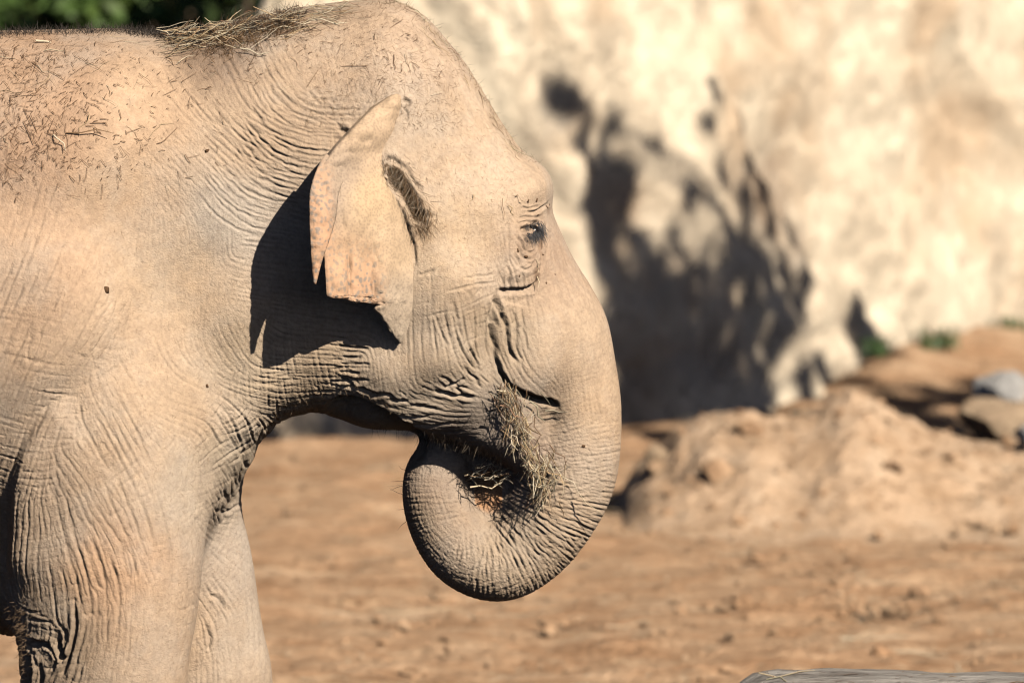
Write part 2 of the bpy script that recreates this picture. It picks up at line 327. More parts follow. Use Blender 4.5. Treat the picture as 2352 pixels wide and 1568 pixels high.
for sx, sy_, sr, sn in [(2040, 990, 30, 60), (2090, 982, 34, 80), (2140, 975, 36, 90), (2190, 965, 38, 100), (2235, 950, 36, 90), (2160, 995, 36, 80), (2210, 990, 36, 80), (2080, 1000, 30, 60), (1990, 985, 26, 40), (2270, 930, 34, 60), (1500, 1000, 40, 60), (1600, 1000, 40, 60), (1700, 1000, 40, 60), (1800, 995, 36, 50), (1900, 985, 30, 40)]+[(x_, y_, 40, 90) for x_ in range(1420, 1990, 48) for y_ in (950, 975)]+[(x_, y_, 34, 90) for x_ in range(1990, 2290, 36) for y_ in (905, 925, 945, 965, 985) if y_ > 930-(x_-1990)*.13]+[(x_, y_, 24, 24) for x_ in range(1800, 2000, 40) for y_ in (880, 910)]:
    p = np.array(W3(sx, sy_, gy(sy_))); tt = 9.0+lrng.uniform(-.9, .9); LC.append(p-np.array(SUN)*tt); LR.append(sr*(CD+gy(sy_))/FV*1.25); LN.append(int(sn*2.6))
tree = tag(empty('shade_tree', tuple(tr0)), 'leafy broad tree standing beside the sand yard and shading the rock face', 'tree')
cen = np.mean(LC, axis=0); fork = tr0+np.array((.1, .2, 2.7)); par_ = [limb([tr0-tr0, np.array((.06, .1, 1.3)), fork-tr0], [.2, .15, .12], 9)]
hubs = [cen+np.array(h_) for h_ in ((-.9, .1, -.8), (.6, 0, -.5), (0, .2, .6), (-2.6, .3, -.9))]
for h_ in hubs: par_.append(limb([fork-tr0, (fork+h_)/2-tr0+np.array((.1, .1, -.15)), h_-tr0], [.10, .07, .05], 7))
for c in LC:
    h_ = min(hubs, key=lambda q_: np.linalg.norm(q_-c)); par_.append(limb([h_-tr0, (h_+c)/2-tr0+np.array((0, 0, .08)), c-tr0], [.016, .010, .004], 5))
trk = mesh_np('trunk', *join(par_), M['wood'], True, tree)
cr_ = [leaves([c], [r_], n_, .06, 100+i) for i, (c, r_, n_) in enumerate(zip(LC, LR, LN))]
cr_ = [(c-tr0, f) for c, f in cr_]; tag(mesh_np('crown', *join(cr_), M['leaf'], False, tree), kind='stuff')
# bushes and trees far behind the back of the elephant
def bush(name, vx_, y, h, rad, n, mat, seed, label, leaf=.12):
    b = np.array(((vx_-CX)*(CD+y)/FV, y, 0.)); r = np.random.default_rng(seed); k_ = 26
    C = np.stack([r.normal(0, rad*.42, k_), r.normal(0, rad*.35, k_), r.uniform(.12*h, h, k_)], 1); R = r.uniform(.16, .32, k_)*rad
    o = tag(empty(name, tuple(b)), label, 'bush' if 'bush' in name else 'tree', 'greenery behind the elephant\'s back')
    st = [limb([np.zeros(3), c*.5+r.normal(0, .05, 3), c], [.05, .03, .012], 5) for c in C[:9]]
    mesh_np('trunk', *join(st), M['wood'], True, o); tag(mesh_np('crown', *leaves(C, R, n, leaf, seed), mat, False, o), kind='stuff')
for i, (vx_, y, h, rd, n, mt, nm, lb) in enumerate([
    (30, 24, 2.5, 1.2, 2600, 'leaf', 'garden_bush', 'dull green bush rising behind the rear of the elephant back'), (170, 23, 2.35, .8, 1500, 'leaf', 'garden_bush', 'low sunlit bush behind the middle of the elephant back'),
    (250, 22.5, 2.4, .7, 1300, 'leaf', 'garden_bush', 'low olive bush between the dark trees and the elephant back'), (390, 23.5, 2.9, .9, 2200, 'leaf', 'garden_bush', 'bright green bush beside the pale end of the rock face'),
    (-150, 26, 3.2, 1.6, 2600, 'leaf', 'garden_bush', 'tall green bush behind the elephant rump'), (110, 28, 6, 2.2, 5000, 'leaf_dark', 'dark_tree', 'dark dense tree behind the low bushes, farther from the rock face'), (420, 29, 6.5, 2.2, 5000, 'leaf_dark', 'dark_tree', 'dark dense tree standing behind the bright green bush'),
    (700, 30, 7, 2.4, 4000, 'leaf_dark', 'dark_tree', 'dark tree rising over the rock face behind the elephant head'), (-250, 30, 7, 2.4, 4000, 'leaf_dark', 'dark_tree', 'dark tree behind the elephant rump and tall bush')]):
    bush(nm, vx_, y, h, rd, n, M[mt], 300+i, lb, .11 if mt == 'leaf' else .16)
hx, hy = np.meshgrid(np.linspace(-60, 60, 90), np.linspace(33, 60, 30), indexing='ij')
tag(mesh_np('wooded_bank', np.stack([hx, hy, np.clip((hy-33)*.6, 0, 9)+.5*fbm(hx, hy, .3, 90, 4)-.4], -1).reshape(-1, 3), grid_faces(90, 30), M['leaf_dark']), kind='structure')
def tuft(vx_, vy_, y, h, n, seed, label):
    r = np.random.default_rng(seed); p = W3(vx_, vy_, y); pa, ff = [], []
    for i in range(n):
        a = r.uniform(0, 6.28); ln = h*r.uniform(.5, 1.1); b = np.array((r.normal(0, .06), r.normal(0, .04), 0)); d = np.array((math.cos(a), math.sin(a), 0)); s = np.array((-d[1], d[0], 0))*.006
        q0, q1, q2_ = b, b+d*ln*.15+np.array((0, 0, ln*.65)), b+d*ln*.5+np.array((0, 0, ln)); k_ = len(pa)
        pa += [q0-s, q0+s, q1+s, q1-s, q2_+s*.2, q2_-s*.2]; ff += [(k_, k_+1, k_+2, k_+3), (k_+3, k_+2, k_+4, k_+5)]
    o = mesh_np('grass_tuft', np.array(pa), np.array(ff), M['grass'], False); o.location = p; tag(o, label, 'grass')
tuft(2012, 815, 18.1, .11, 40, 1, 'small dull grass tuft at the foot of the rock face'); tuft(2152, 800, 18.9, .14, 80, 2, 'bright green grass tuft at the foot of the rock face'); tuft(2322, 762, 20.0, .11, 40, 3, 'small green grass tuft higher on the soil by the rock face, past the bright one')
# clods
cl, cf, k_ = [], [], 0; cr = np.random.default_rng(12)
for i in range(2600):
    y = cr.uniform(3.5, 14); x = cr.uniform(-2.2, 3.2)*(CD+y)/22
    z0 = 0
    if i % 8 == 0: x, y = cr.normal(1.15, .22), cr.normal(7.6, .12)
    elif i % 3 == 0:
        x, y = cr.uniform(.6, 3.4), cr.uniform(10.3, 11.7); z0 = mh_[int(np.clip((x-.2)/3.7*259, 0, 259)), int(np.clip((y-9.9)/3.5*219, 0, 219))]
    s = .010*np.exp(cr.normal(0, .55)); v = IV1*s*np.array((1, 1, .7))*(1+.25*cr.normal(size=(len(IV1), 1))); cl.append(v+np.array((x, y, z0+s*.2))); cf.append(IF1+k_); k_ += len(IV1)
tag(mesh_np('soil_clods', np.vstack(cl), np.vstack(cf), M['sand'], False), 'small crumbs of dry soil scattered over the sandy ground', 'soil', kind='stuff')
# ------------------------------------------------------------------ straw pieces (shared meshes, unit length along X)
SM = {}
def straw_meshes(key, n, kink, rad):
    out = []; r = np.random.default_rng(hash(key) % 1000 if False else len(key)*17+n)
    for i in range(n):
        P = [(-.5, 0, 0), (-.17, r.normal(0, kink), r.normal(0, kink)), (.17, r.normal(0, kink), r.normal(0, kink)), (.5, r.normal(0, kink), r.normal(0, kink))]
        P = np.array(P, float); rings = [p+np.array([(0, rad*f*math.cos(a), rad*f*math.sin(a)) for a in (0, 2.09, 4.19)]) for p, f in zip(P, (1, .95, .85, .45))]
        co_ = np.vstack(rings); f = [(a*3+j, a*3+(j+1) % 3, a*3+3+(j+1) % 3, a*3+3+j) for a in range(3) for j in range(3)]
        o = mesh_np('straw', co_, np.array(f), M['straw'], True); me_ = o.data; bpy.data.objects.remove(o); out.append(me_)
    return out
for mk in ('straw', 'straw_pale', 'straw_dark'):
    SM[mk] = straw_meshes(mk, 9, .05, .016)
    for m_ in SM[mk]: m_.materials.clear(); m_.materials.append(M[mk])
def straw(p, d, ln, th=1.0, mk='straw', name='straw', parent=None, r=random):
    o = bpy.data.objects.new(name, r.choice(SM[mk])); d = Vector(d).normalized()
    q_ = d.to_track_quat('X', 'Z') @ Euler((r.uniform(0, 6.28), 0, 0)).to_quaternion()
    o.matrix_world = Matrix.LocRotScale(Vector(p), q_, Vector((ln, (ln*.4+th*.06)*r.uniform(.6, 1.9), (ln*.4+th*.06)*.7)))
    COL.objects.link(o)
    if parent: o.parent = parent; o.matrix_parent_inverse = Matrix.Translation(-Vector(parent.location))
    return o
gr = random.Random(3)
for i in range(115):
    y = gr.uniform(4.6, 13.5); x = gr.uniform(-2.4, 2.6)*(CD+y)/24; a = gr.gauss(0, .5)
    z = .012+(.0 if not (.3 < x < 3.8 and 10 < y < 13.3) else max(0., float(np.interp(x, mxs, mh_[:, int(np.clip((y-9.9)/3.5*219, 0, 219))]))))
    tag(straw((x, y, z), (math.cos(a), math.sin(a), gr.uniform(-.05, .05)), gr.uniform(.08, .36), .9, gr.choice(['straw', 'straw_pale', 'straw_pale']), 'straw', None, gr), 'dry straw stalk lying on the sandy ground', 'straw', 'straw strewn over the sandy ground')
# the log
def mat_log():
    t = NT('weathered_wood', .85, .25); st = t.mapv((2, 14, 14)); c = t.ramp(t.noise(3, 6, .7, vec=st), [(.3, (.15, .13, .115)), (.48, (.34, .31, .28)), (.75, (.54, .50, .46))])
    return t.out(c, t.bump(t.noise(5, 6, .7, vec=st), .03, .9))
M['log'] = mat_log()
lg = empty('fallen_log', (1.2, .25, .352)); lg.rotation_euler = (0, math.radians(1.0), math.radians(-4)); tag(lg, 'thick grey weathered log strewn with straw, lying on the sand', 'log')
na, nl = 72, 90; A_, L_ = np.meshgrid(np.linspace(0, 2*math.pi, na+1), np.linspace(-.655, 2.1, nl), indexing='ij')
Rr = .372+.004*fbm(L_*9, A_*9, 1.5, 85, 4)-.010*np.exp(-((A_-1.25-.05*np.sin(L_*5))/.02)**2)-.012*np.exp(-((A_-1.72-.06*np.sin(L_*4+1))/.022)**2)+.012*fbm(np.cos(A_)*3+9, np.sin(A_)*3+9+L_*.4, 1.2, 80, 4)+.012*np.sin(9*A_+2*vnoise(L_, A_, 2, 3)); Rr *= 1-.10*np.exp(-(L_+.655)/.035)
mesh_np('bark', np.stack([L_, Rr*np.cos(A_), Rr*np.sin(A_)], -1).reshape(-1, 3), grid_faces(na+1, nl)[:, ::-1], M['log'], True, lg)
R0 = Rr[:, 0]; kk = np.linspace(0, 1, 8); mesh_np('cut_end', np.stack([np.full((na+1, 8), -.655)-.006*np.cos(kk*9)[None], np.outer(R0*np.cos(A_[:, 0]), kk), np.outer(R0*np.sin(A_[:, 0]), kk)], -1).reshape(-1, 3), grid_faces(na+1, 8), M['log'], True, lg)
for i in range(46):
    a = gr.gauss(.05, .16); x = gr.uniform(-.6, 1.6); R1 = .379
    p = lg.matrix_basis @ Vector((x, -R1*math.sin(a), R1*math.cos(a))); dd = (gr.uniform(.6, 1), gr.gauss(0, .4), gr.gauss(0, .12))
    big = i < 26
    tag(straw(p, dd, gr.uniform(.09, .2) if big else gr.uniform(.02, .07), 1.2 if big else .8, gr.choice(['straw_pale', 'straw', 'straw_dark', 'straw']), 'straw', None, gr), 'bit of straw lying on top of the grey log', 'straw', 'straw on the log')
def litter(name, pts, mat, label, seed):     # many tiny stalks as one object
    r = np.random.default_rng(seed); P_, F_ = [], []
    for k_, (p, d, ln, w_) in enumerate(pts):
        p = np.array(p); d = np.array(d, float); d /= np.linalg.norm(d); s = np.cross(d, (0, 0, 1.)); s /= np.linalg.norm(s)+1e-9; s *= w_; up = np.array((0, 0, w_*1.5)); m = p+s*r.normal(0, 2.5)
        P_ += [p-d*ln/2-s, p-d*ln/2+s, m+s+up, m-s+up, p+d*ln/2+s*.4, p+d*ln/2-s*.4]; b = 6*k_; F_ += [(b, b+1, b+2, b+3), (b+3, b+2, b+4, b+5)]
    return tag(mesh_np(name, np.array(P_), np.array(F_), mat, False), label, 'straw', kind='stuff')
pts = []
for i in range(1700):
    y = gr.uniform(3.8, 13.2); x = gr.uniform(-2.4, 2.7)*(CD+y)/24; a = gr.gauss(0, .6)
    z = .012+(0 if not (.3 < x < 3.8 and 10 < y < 13.3) else max(0., float(mh_[int((x-.2)/3.7*259), int(np.clip((y-9.9)/3.5*219, 0, 219))])))
    pts.append(((x, y, z), (math.cos(a), math.sin(a), gr.gauss(0, .04)), gr.uniform(.04, .24), gr.uniform(.0015, .004)))
litter('straw_litter', pts, M['straw_pale'], 'fine broken straw trampled into the sandy ground', 1)
pts = []
for i in range(420):
    a = gr.gauss(.06, .2); x = gr.uniform(-.62, 1.9); p = lg.matrix_basis @ Vector((x, -.378*math.sin(a), .378*math.cos(a)+.002)); b = gr.gauss(0, .7)
    pts.append((p[:], (math.cos(b), math.sin(b)*.8, gr.gauss(0, .12)), gr.uniform(.008, .05), gr.uniform(.0006, .0016)))
litter('bark_crumbs', pts, M['straw_dark'], 'dark crumbs of bark and chaff along the top of the log', 2)
TL.append(('env', round(time.time()-T0,1)))

# ================================================================== the elephant
# lateral outline of torso, neck and head, read off the picture and inflated to its real width
OUT = [(-300, 62), (-100, 76), (0, 71), (150, 68), (270, 66), (350, 75), (400, 78), (430, 70), (480, 56), (560, 42), (640, 26), (720, 12), (800, 3),
       (860, -2), (900, 1), (940, 13), (975, 36), (1005, 66), (1030, 96), (1060, 131), (1090, 176), (1120, 226), (1150, 276), (1180, 321),
       (1205, 351), (1235, 371), (1255, 391), (1268, 416), (1271, 445), (1267, 478), (1275, 512), (1290, 560), (1306, 602), (1325, 640),
       (1345, 676), (1366, 712), (1380, 760), (1370, 830), (1335, 890), (1300, 930), (1275, 985), (1252, 1050), (1232, 1098), (1205, 1092),
       (1165, 1068), (1120, 1045), (1075, 1028), (1020, 1010), (960, 1003), (900, 996), (850, 990), (800, 974), (762, 955), (735, 943), (700, 949),
       (660, 958), (635, 972), (612, 1000), (592, 1020), (580, 1055), (560, 1090), (535, 1135), (505, 1185), (470, 1260), (430, 1380), (300, 1460),
       (150, 1470), (0, 1456), (-400, 1500), (-1000, 1470), (-1400, 1320), (-1620, 950), (-1600, 560), (-1400, 240), (-1000, 60), (-600, 30), (-300, 62)]
OUTC = catmull(OUT[:-1]+[OUT[0]], 3)
#      x, y, half width (m), inflation radius (V)
WID = [(-900, 700, .66, 420), (-300, 800, .63, 400), (100, 700, .50, 380), (150, 300, .44, 330), (0, 110, .40, 300), (-300, 200, .5, 350), (300, 1000, .44, 330),
       (450, 450, .36, 300), (550, 650, .335, 300), (560, 220, .34, 260), (700, 400, .33, 300), (680, 800, .30, 200), (620, 900, .28, 130), (900, 420, .345, 300), (850, 150, .30, 230),
       (1000, 200, .30, 230), (1050, 400, .315, 260), (1150, 420, .27, 210), (1180, 560, .255, 170), (1230, 480, .235, 140), (1000, 650, .33, 260), (1000, 800, .315, 230), (900, 850, .30, 160), (1080, 900, .235, 150),
       (950, 940, .24, 90), (850, 950, .24, 80), (1150, 980, .185, 60), (1200, 1055, .128, 34), (1110, 1010, .185, 55), (1250, 700, .215, 170), (1320, 800, .175, 150), (1220, 830, .22, 150), (1300, 900, .15, 120), (560, 1020, .30, 120),
       (520, 1120, .30, 110), (300, 1300, .38, 200), (-1500, 800, .45, 350), (720, 930, .25, 90)]
H = .0094
def axis(a, b, h, lo=None, hi=None, hc=.05):
    mid = np.arange(a, b+h, h); L, R = [], []
    x, s = a, h
    while lo is not None and x > lo: s = min(s*1.25, hc); x -= s; L.append(x)
    x, s = mid[-1], h
    while hi is not None and x < hi: s = min(s*1.25, hc); x += s; R.append(x)
    return np.concatenate([L[::-1], mid, R]).astype(np.float32)
gx = axis(-1.26, .34, H, lo=-3.1); gyy = axis(-.60, .60, H, lo=-.8, hi=.8); gz = axis(.70, 2.46, H, lo=-.04)
X, Y, Z = [a.astype(np.float32) for a in np.meshgrid(gx, gyy, gz, indexing='ij')]
X2, Z2 = np.meshgrid(gx, gz, indexing='ij')
VX = CX+FV*X2/CD; VY = YH+FV*(HC-Z2)/CD
dist, _, _ = seg_dist(VX, VY, OUTC)
inside = np.zeros(VX.shape, bool); Pn = OUTC
for i in range(len(Pn)-1):
    (x1, y1), (x2, y2) = Pn[i], Pn[i+1]
    c = ((y1 > VY) != (y2 > VY)); inside ^= c & (VX < (x2-x1)*(VY-y1)/(y2-y1+1e-12)+x1)
sd = np.where(inside, dist, -dist)
wm = shepard(VX, VY, WID, 4, 60)
wid, rad = wm[..., 0], wm[..., 1]
t = sd/rad
q = 1-np.minimum(t, 1); q = np.where(t > .7, np.where(t < 1.3, .3*((1.3-np.minimum(t, 1.3))/.6)**2, 0), q)   # soft shoulder of the profile
q2 = np.where(q > 0, q, 0)**2
UNIT = 1.034e-3
F = np.empty_like(X)
g = (Y/wid[:, None, :].astype(np.float32))**2+q2[:, None, :].astype(np.float32)-1
gnx, gny, gnz = np.gradient(g, gx, gyy, gz)
F = g/np.sqrt(gnx**2+gny**2+gnz**2+.6**2)
del g, gnx, gny, gnz
def smin(a, b, k):
    h = np.clip(.5+.5*(b-a)/k, 0, 1); return b*(1-h)+a*h-k*h*(1-h)
def tube(P, ysc=1.0, n=5):               # P rows: vx, vy, radius (V), y ; swept ball, squeezed across by ysc
    C = catmull(P, n); D = np.full(X.shape, 9.0, np.float32)
    W = [W3(a, b, y) for a, b, r, y in C]; R = [r*(CD+y)/FV for a, b, r, y in C]
    lo = [min(p[k]-r*1.1 for p, r in zip(W, R))-.16 for k in range(3)]; hi = [max(p[k]+r*1.1 for p, r in zip(W, R))+.16 for k in range(3)]
    sl3 = tuple(slice(max(np.searchsorted(gg, l)-1, 0), np.searchsorted(gg, h_)+1) for gg, l, h_ in zip((gx, gyy, gz), lo, hi))
    x, y, z = X[sl3], Y[sl3], Z[sl3]; best = np.full(x.shape, 9.0, np.float32)
    for (a, b, ra, rb) in zip(W[:-1], W[1:], R[:-1], R[1:]):
        s = 1/ysc; dx, dy, dz = b.x-a.x, (b.y-a.y)*s, b.z-a.z; L = dx*dx+dy*dy+dz*dz+1e-9
        px, py, pz = x-a.x, (y-a.y)*s, z-a.z
        tt = np.clip((px*dx+py*dy+pz*dz)/L, 0, 1)
        best = np.minimum(best, np.sqrt((px-tt*dx)**2+(py-tt*dy)**2+(pz-tt*dz)**2)-(ra+tt*(rb-ra)))
    D[sl3] = best; return D
TRUNK = [(1190, 600, 100, 0), (1215, 660, 112, 0), (1262, 760, 126, 0), (1298, 880, 123, 0), (1310, 980, 118, 0), (1299, 1085, 118, 0), (1266, 1165, 112, 0), (1216, 1240, 103, 0),
         (1145, 1282, 99, -.01), (1072, 1262, 92, -.02), (1024, 1200, 86, -.02), (1001, 1125, 78, -.02), (1012, 1060, 72, .01), (1046, 1018, 60, .03), (1090, 1026, 50, .04)]
TIP = [(1085, 1022, 50, .04), (1112, 1048, 48, .03), (1128, 1090, 44, .01), (1125, 1132, 32, -.012), (1120, 1160, 28, -.022)]
NLEG = [(255, 900, 250, -.20), (245, 1080, 232, -.26), (243, 1250, 224, -.285), (243, 1380, 212, -.29), (240, 1480, 198, -.29), (240, 1600, 188, -.28), (240, 1900, 160, -.27), (240, 2120, 150, -.26), (240, 2200, 165, -.26)]
FLEG = [(330, 1000, 190, .12), (360, 1180, 190, .14), (395, 1300, 185, .15), (420, 1420, 178, .16), (440, 1500, 172, .17), (460, 1590, 168, .18), (480, 1900, 150, .27), (490, 2100, 145, .27), (490, 2180, 160, .27)]
F = smin(F, tube(NLEG, .78), .07)
F = smin(F, tube(FLEG, .78), .07)
for s in (-1, 1):
    F = smin(F, tube([(-1280+90*s, 1000, 300, .30*s), (-1300+90*s, 1500, 210, .32*s), (-1330+90*s, 1900, 160, .32*s), (-1320+90*s, 2180, 165, .32*s)], .8), .1)
F = smin(F, tube([(-1590, 500, 60, 0), (-1680, 700, 45, 0), (-1700, 1200, 30, 0), (-1690, 1700, 22, 0)], 1), .04)
TR = tube(TRUNK, 1.0, 6)
jaw = (Z < W3(0, 985, 0).z) & (X < W3(1180, 0, 0).x)
k = np.where(Z > W3(0, 930, 0).z, .05, .012).astype(np.float32)
F = np.minimum(smin(F, TR, k), tube(TIP, .9, 5))
F[:, :, gz < .012] = .2
for ax, s in ((0, 1.1), (1, 1.1), (2, 1.1)): F = blur1(F.astype(np.float32), s, ax)
TL.append(('field', round(time.time()-T0,1)))

def surface_nets(F, xs, ys, zs):
    S = F < 0; n = F.shape
    cnt = sum(S[a:n[0]-1+a, b:n[1]-1+b, c:n[2]-1+c].astype(np.uint8) for a in (0, 1) for b in (0, 1) for c in (0, 1))
    act = (cnt > 0) & (cnt < 8); I = np.argwhere(act); idx = np.full(act.shape, -1, np.int32); idx[act] = np.arange(len(I))
    cor = [(a, b, c) for a in (0, 1) for b in (0, 1) for c in (0, 1)]
    val = {c: F[I[:, 0]+c[0], I[:, 1]+c[1], I[:, 2]+c[2]] for c in cor}
    acc = np.zeros((len(I), 3)); num = np.zeros(len(I))
    for c in cor:
        for ax in range(3):
            if c[ax]: continue
            e = list(c); e[ax] = 1; e = tuple(e); fa, fb = val[c], val[e]; m = (fa < 0) != (fb < 0)
            tt = np.where(m, fa/np.where(m, fa-fb, 1), 0); p = np.tile(np.array(c, float), (len(I), 1)); p[:, ax] += tt
            acc += np.where(m[:, None], p, 0); num += m
    ip = I+acc/num[:, None]
    co = np.stack([np.interp(ip[:, k_], np.arange(n[k_]), g_) for k_, g_ in enumerate((xs, ys, zs))], 1)
    faces = []
    for ax in range(3):
        a1, a2 = (ax+1) % 3, (ax+2) % 3; s0 = [slice(None)]*3; s1 = [slice(None)]*3
        s0[ax] = slice(0, -1); s1[ax] = slice(1, None)
        A, B = S[tuple(s0)], S[tuple(s1)]; E = np.argwhere(A != B)
        E = E[(E[:, a1] > 0) & (E[:, a2] > 0) & (E[:, a1] < n[a1]-1) & (E[:, a2] < n[a2]-1)]
        ins = A[E[:, 0], E[:, 1], E[:, 2]]; qd = []
        for d1, d2 in ((-1, -1), (0, -1), (0, 0), (-1, 0)):
            c = E.copy(); c[:, a1] += d1; c[:, a2] += d2; qd.append(idx[c[:, 0], c[:, 1], c[:, 2]])
        qd = np.stack(qd, 1); qd[~ins] = qd[~ins][:, ::-1]; faces.append(qd)
    return co, np.vstack(faces)
bco, bfa = surface_nets(F, gx, gyy, gz)
del X, Y, Z, F, TR
e0 = np.concatenate([bfa[:, i] for i in range(4)]); e1 = np.concatenate([bfa[:, (i+1) % 4] for i in range(4)])
deg = np.bincount(np.r_[e0, e1], minlength=len(bco))[:, None]
for it in range(3):
    for lam in (.5, -.48):
        s = np.stack([np.bincount(np.r_[e0, e1], np.r_[bco[e1, k_], bco[e0, k_]], minlength=len(bco)) for k_ in range(3)], 1)/deg
        bco = bco+lam*(s-bco)
ele = empty('elephant', (-1.0, 0, 0))
tag(ele, 'dust-covered elephant in profile curling its trunk up to its hay-filled mouth', 'elephant')
def refine(co, fa, sel):                  # cut the chosen quads 4 x 4; their plain neighbours become n-gons, so the skin stays closed
    N = len(co); E = np.sort(np.stack([fa, np.roll(fa, -1, 1)], -1).reshape(-1, 2), 1); key = E[:, 0].astype(np.int64)*N+E[:, 1]
    uk, inv = np.unique(key, return_inverse=True); inv = inv.reshape(-1, 4); fine = np.zeros(len(uk), bool); fine[inv[sel].ravel()] = True
    eid = np.full(len(uk), -1, np.int64); eid[fine] = np.arange(fine.sum()); a, b = uk[fine]//N, uk[fine] % N
    ev_ = np.stack([co[a]+(co[b]-co[a])*t_ for t_ in (.25, .5, .75)], 1).reshape(-1, 3)
    fs = fa[sel]; nf = len(fs); G = np.empty((nf, 5, 5), np.int64); c4 = ((0, 0), (4, 0), (4, 4), (0, 4))
    for k_, (i, j) in enumerate(c4): G[:, i, j] = fs[:, k_]
    for k_ in range(4):
        (i, j), (i2, j2) = c4[k_], c4[(k_+1) % 4]; v0, v1 = fs[:, k_], fs[:, (k_+1) % 4]; base = N+3*eid[inv[sel][:, k_]]
        for m in (1, 2, 3): G[:, i+(i2-i)*m//4, j+(j2-j)*m//4] = np.where(v0 < v1, base+m-1, base+3-m)
    n2 = N+len(ev_); iv = np.empty((nf, 9, 3)); q = 0
    for i in (1, 2, 3):
        for j in (1, 2, 3):
            u, v = i/4, j/4; iv[:, q] = co[fs[:, 0]]*(1-u)*(1-v)+co[fs[:, 1]]*u*(1-v)+co[fs[:, 2]]*u*v+co[fs[:, 3]]*(1-u)*v
            G[:, i, j] = n2+np.arange(nf)*9+q; q += 1
    quads = np.concatenate([np.stack([G[:, i, j], G[:, i+1, j], G[:, i+1, j+1], G[:, i, j+1]], 1) for i in range(4) for j in range(4)])
    rest = fa[~sel]; rinv = inv[~sel]; brd = fine[rinv].any(1); loops = [quads.ravel(), rest[~brd].ravel()]; tot = [np.full(len(quads)+(~brd).sum(), 4)]; lt = []; lp = []
    for f, e in zip(rest[brd], rinv[brd]):
        L = []
        for k_ in range(4):
            L.append(f[k_])
            if fine[e[k_]]:
                bb = N+3*eid[e[k_]]; L += [bb, bb+1, bb+2] if f[k_] < f[(k_+1) % 4] else [bb+2, bb+1, bb]
        lp += L; lt.append(len(L))
    return np.vstack([co, ev_, iv.reshape(-1, 3)]), np.concatenate(loops+[np.array(lp, np.int64)]), np.concatenate(tot+[np.array(lt, np.int64)])
fc = bco[bfa].mean(1); fn = np.cross(bco[bfa[:, 2]]-bco[bfa[:, 0]], bco[bfa[:, 3]]-bco[bfa[:, 1]]); fn /= np.linalg.norm(fn, axis=1)[:, None]+1e-12
fvx, fvy = V2(fc[:, 0], fc[:, 1], fc[:, 2])
sel = (fvx > -70) & (fvy < 1630) & ((fn[:, 1] < .2) | (fc[:, 1] < .06))
rco, rlo, rto = refine(bco, bfa, sel)
me = bpy.data.meshes.new('body'); me.vertices.add(len(rco)); me.loops.add(len(rlo)); me.polygons.add(len(rto))
st_ = np.r_[0, np.cumsum(rto)[:-1]]
for it in range(7):                       # round off the patches
    nx_ = np.r_[rlo[1:], 0]; last = st_+rto-1; nx_[last] = rlo[st_]; dg_ = np.bincount(np.r_[rlo, nx_], minlength=len(rco))[:, None]
    s = np.stack([np.bincount(np.r_[rlo, nx_], np.r_[rco[nx_, k_], rco[rlo, k_]], minlength=len(rco)) for k_ in range(3)], 1)/dg_
    rco = rco+(.55 if it % 2 == 0 else -.35)*(s-rco)
me.vertices.foreach_set('co', rco.astype(np.float32).ravel()); me.loops.foreach_set('vertex_index', rlo.astype(np.int32))
me.polygons.foreach_set('loop_start', st_.astype(np.int32)); me.polygons.foreach_set('loop_total', rto.astype(np.int32)); me.polygons.foreach_set('use_smooth', np.ones(len(rto), bool))
me.update(calc_edges=True); me.materials.append(M['skin'])
body = bpy.data.objects.new('body', me); link(body)
TL.append(('subsurf', round(time.time()-T0,1)))

# ------------------------------------------------------------------ relief map over the flank (folds, creases, wrinkles), in V units
MS = .5; MX0, MY0, MX1, MY1 = -160, -60, 1480, 1640
mw, mh = int((MX1-MX0)*MS), int((MY1-MY0)*MS)
mx, my = np.meshgrid(MX0+(np.arange(mw)+.5)/MS, MY0+(np.arange(mh)+.5)/MS, indexing='ij')
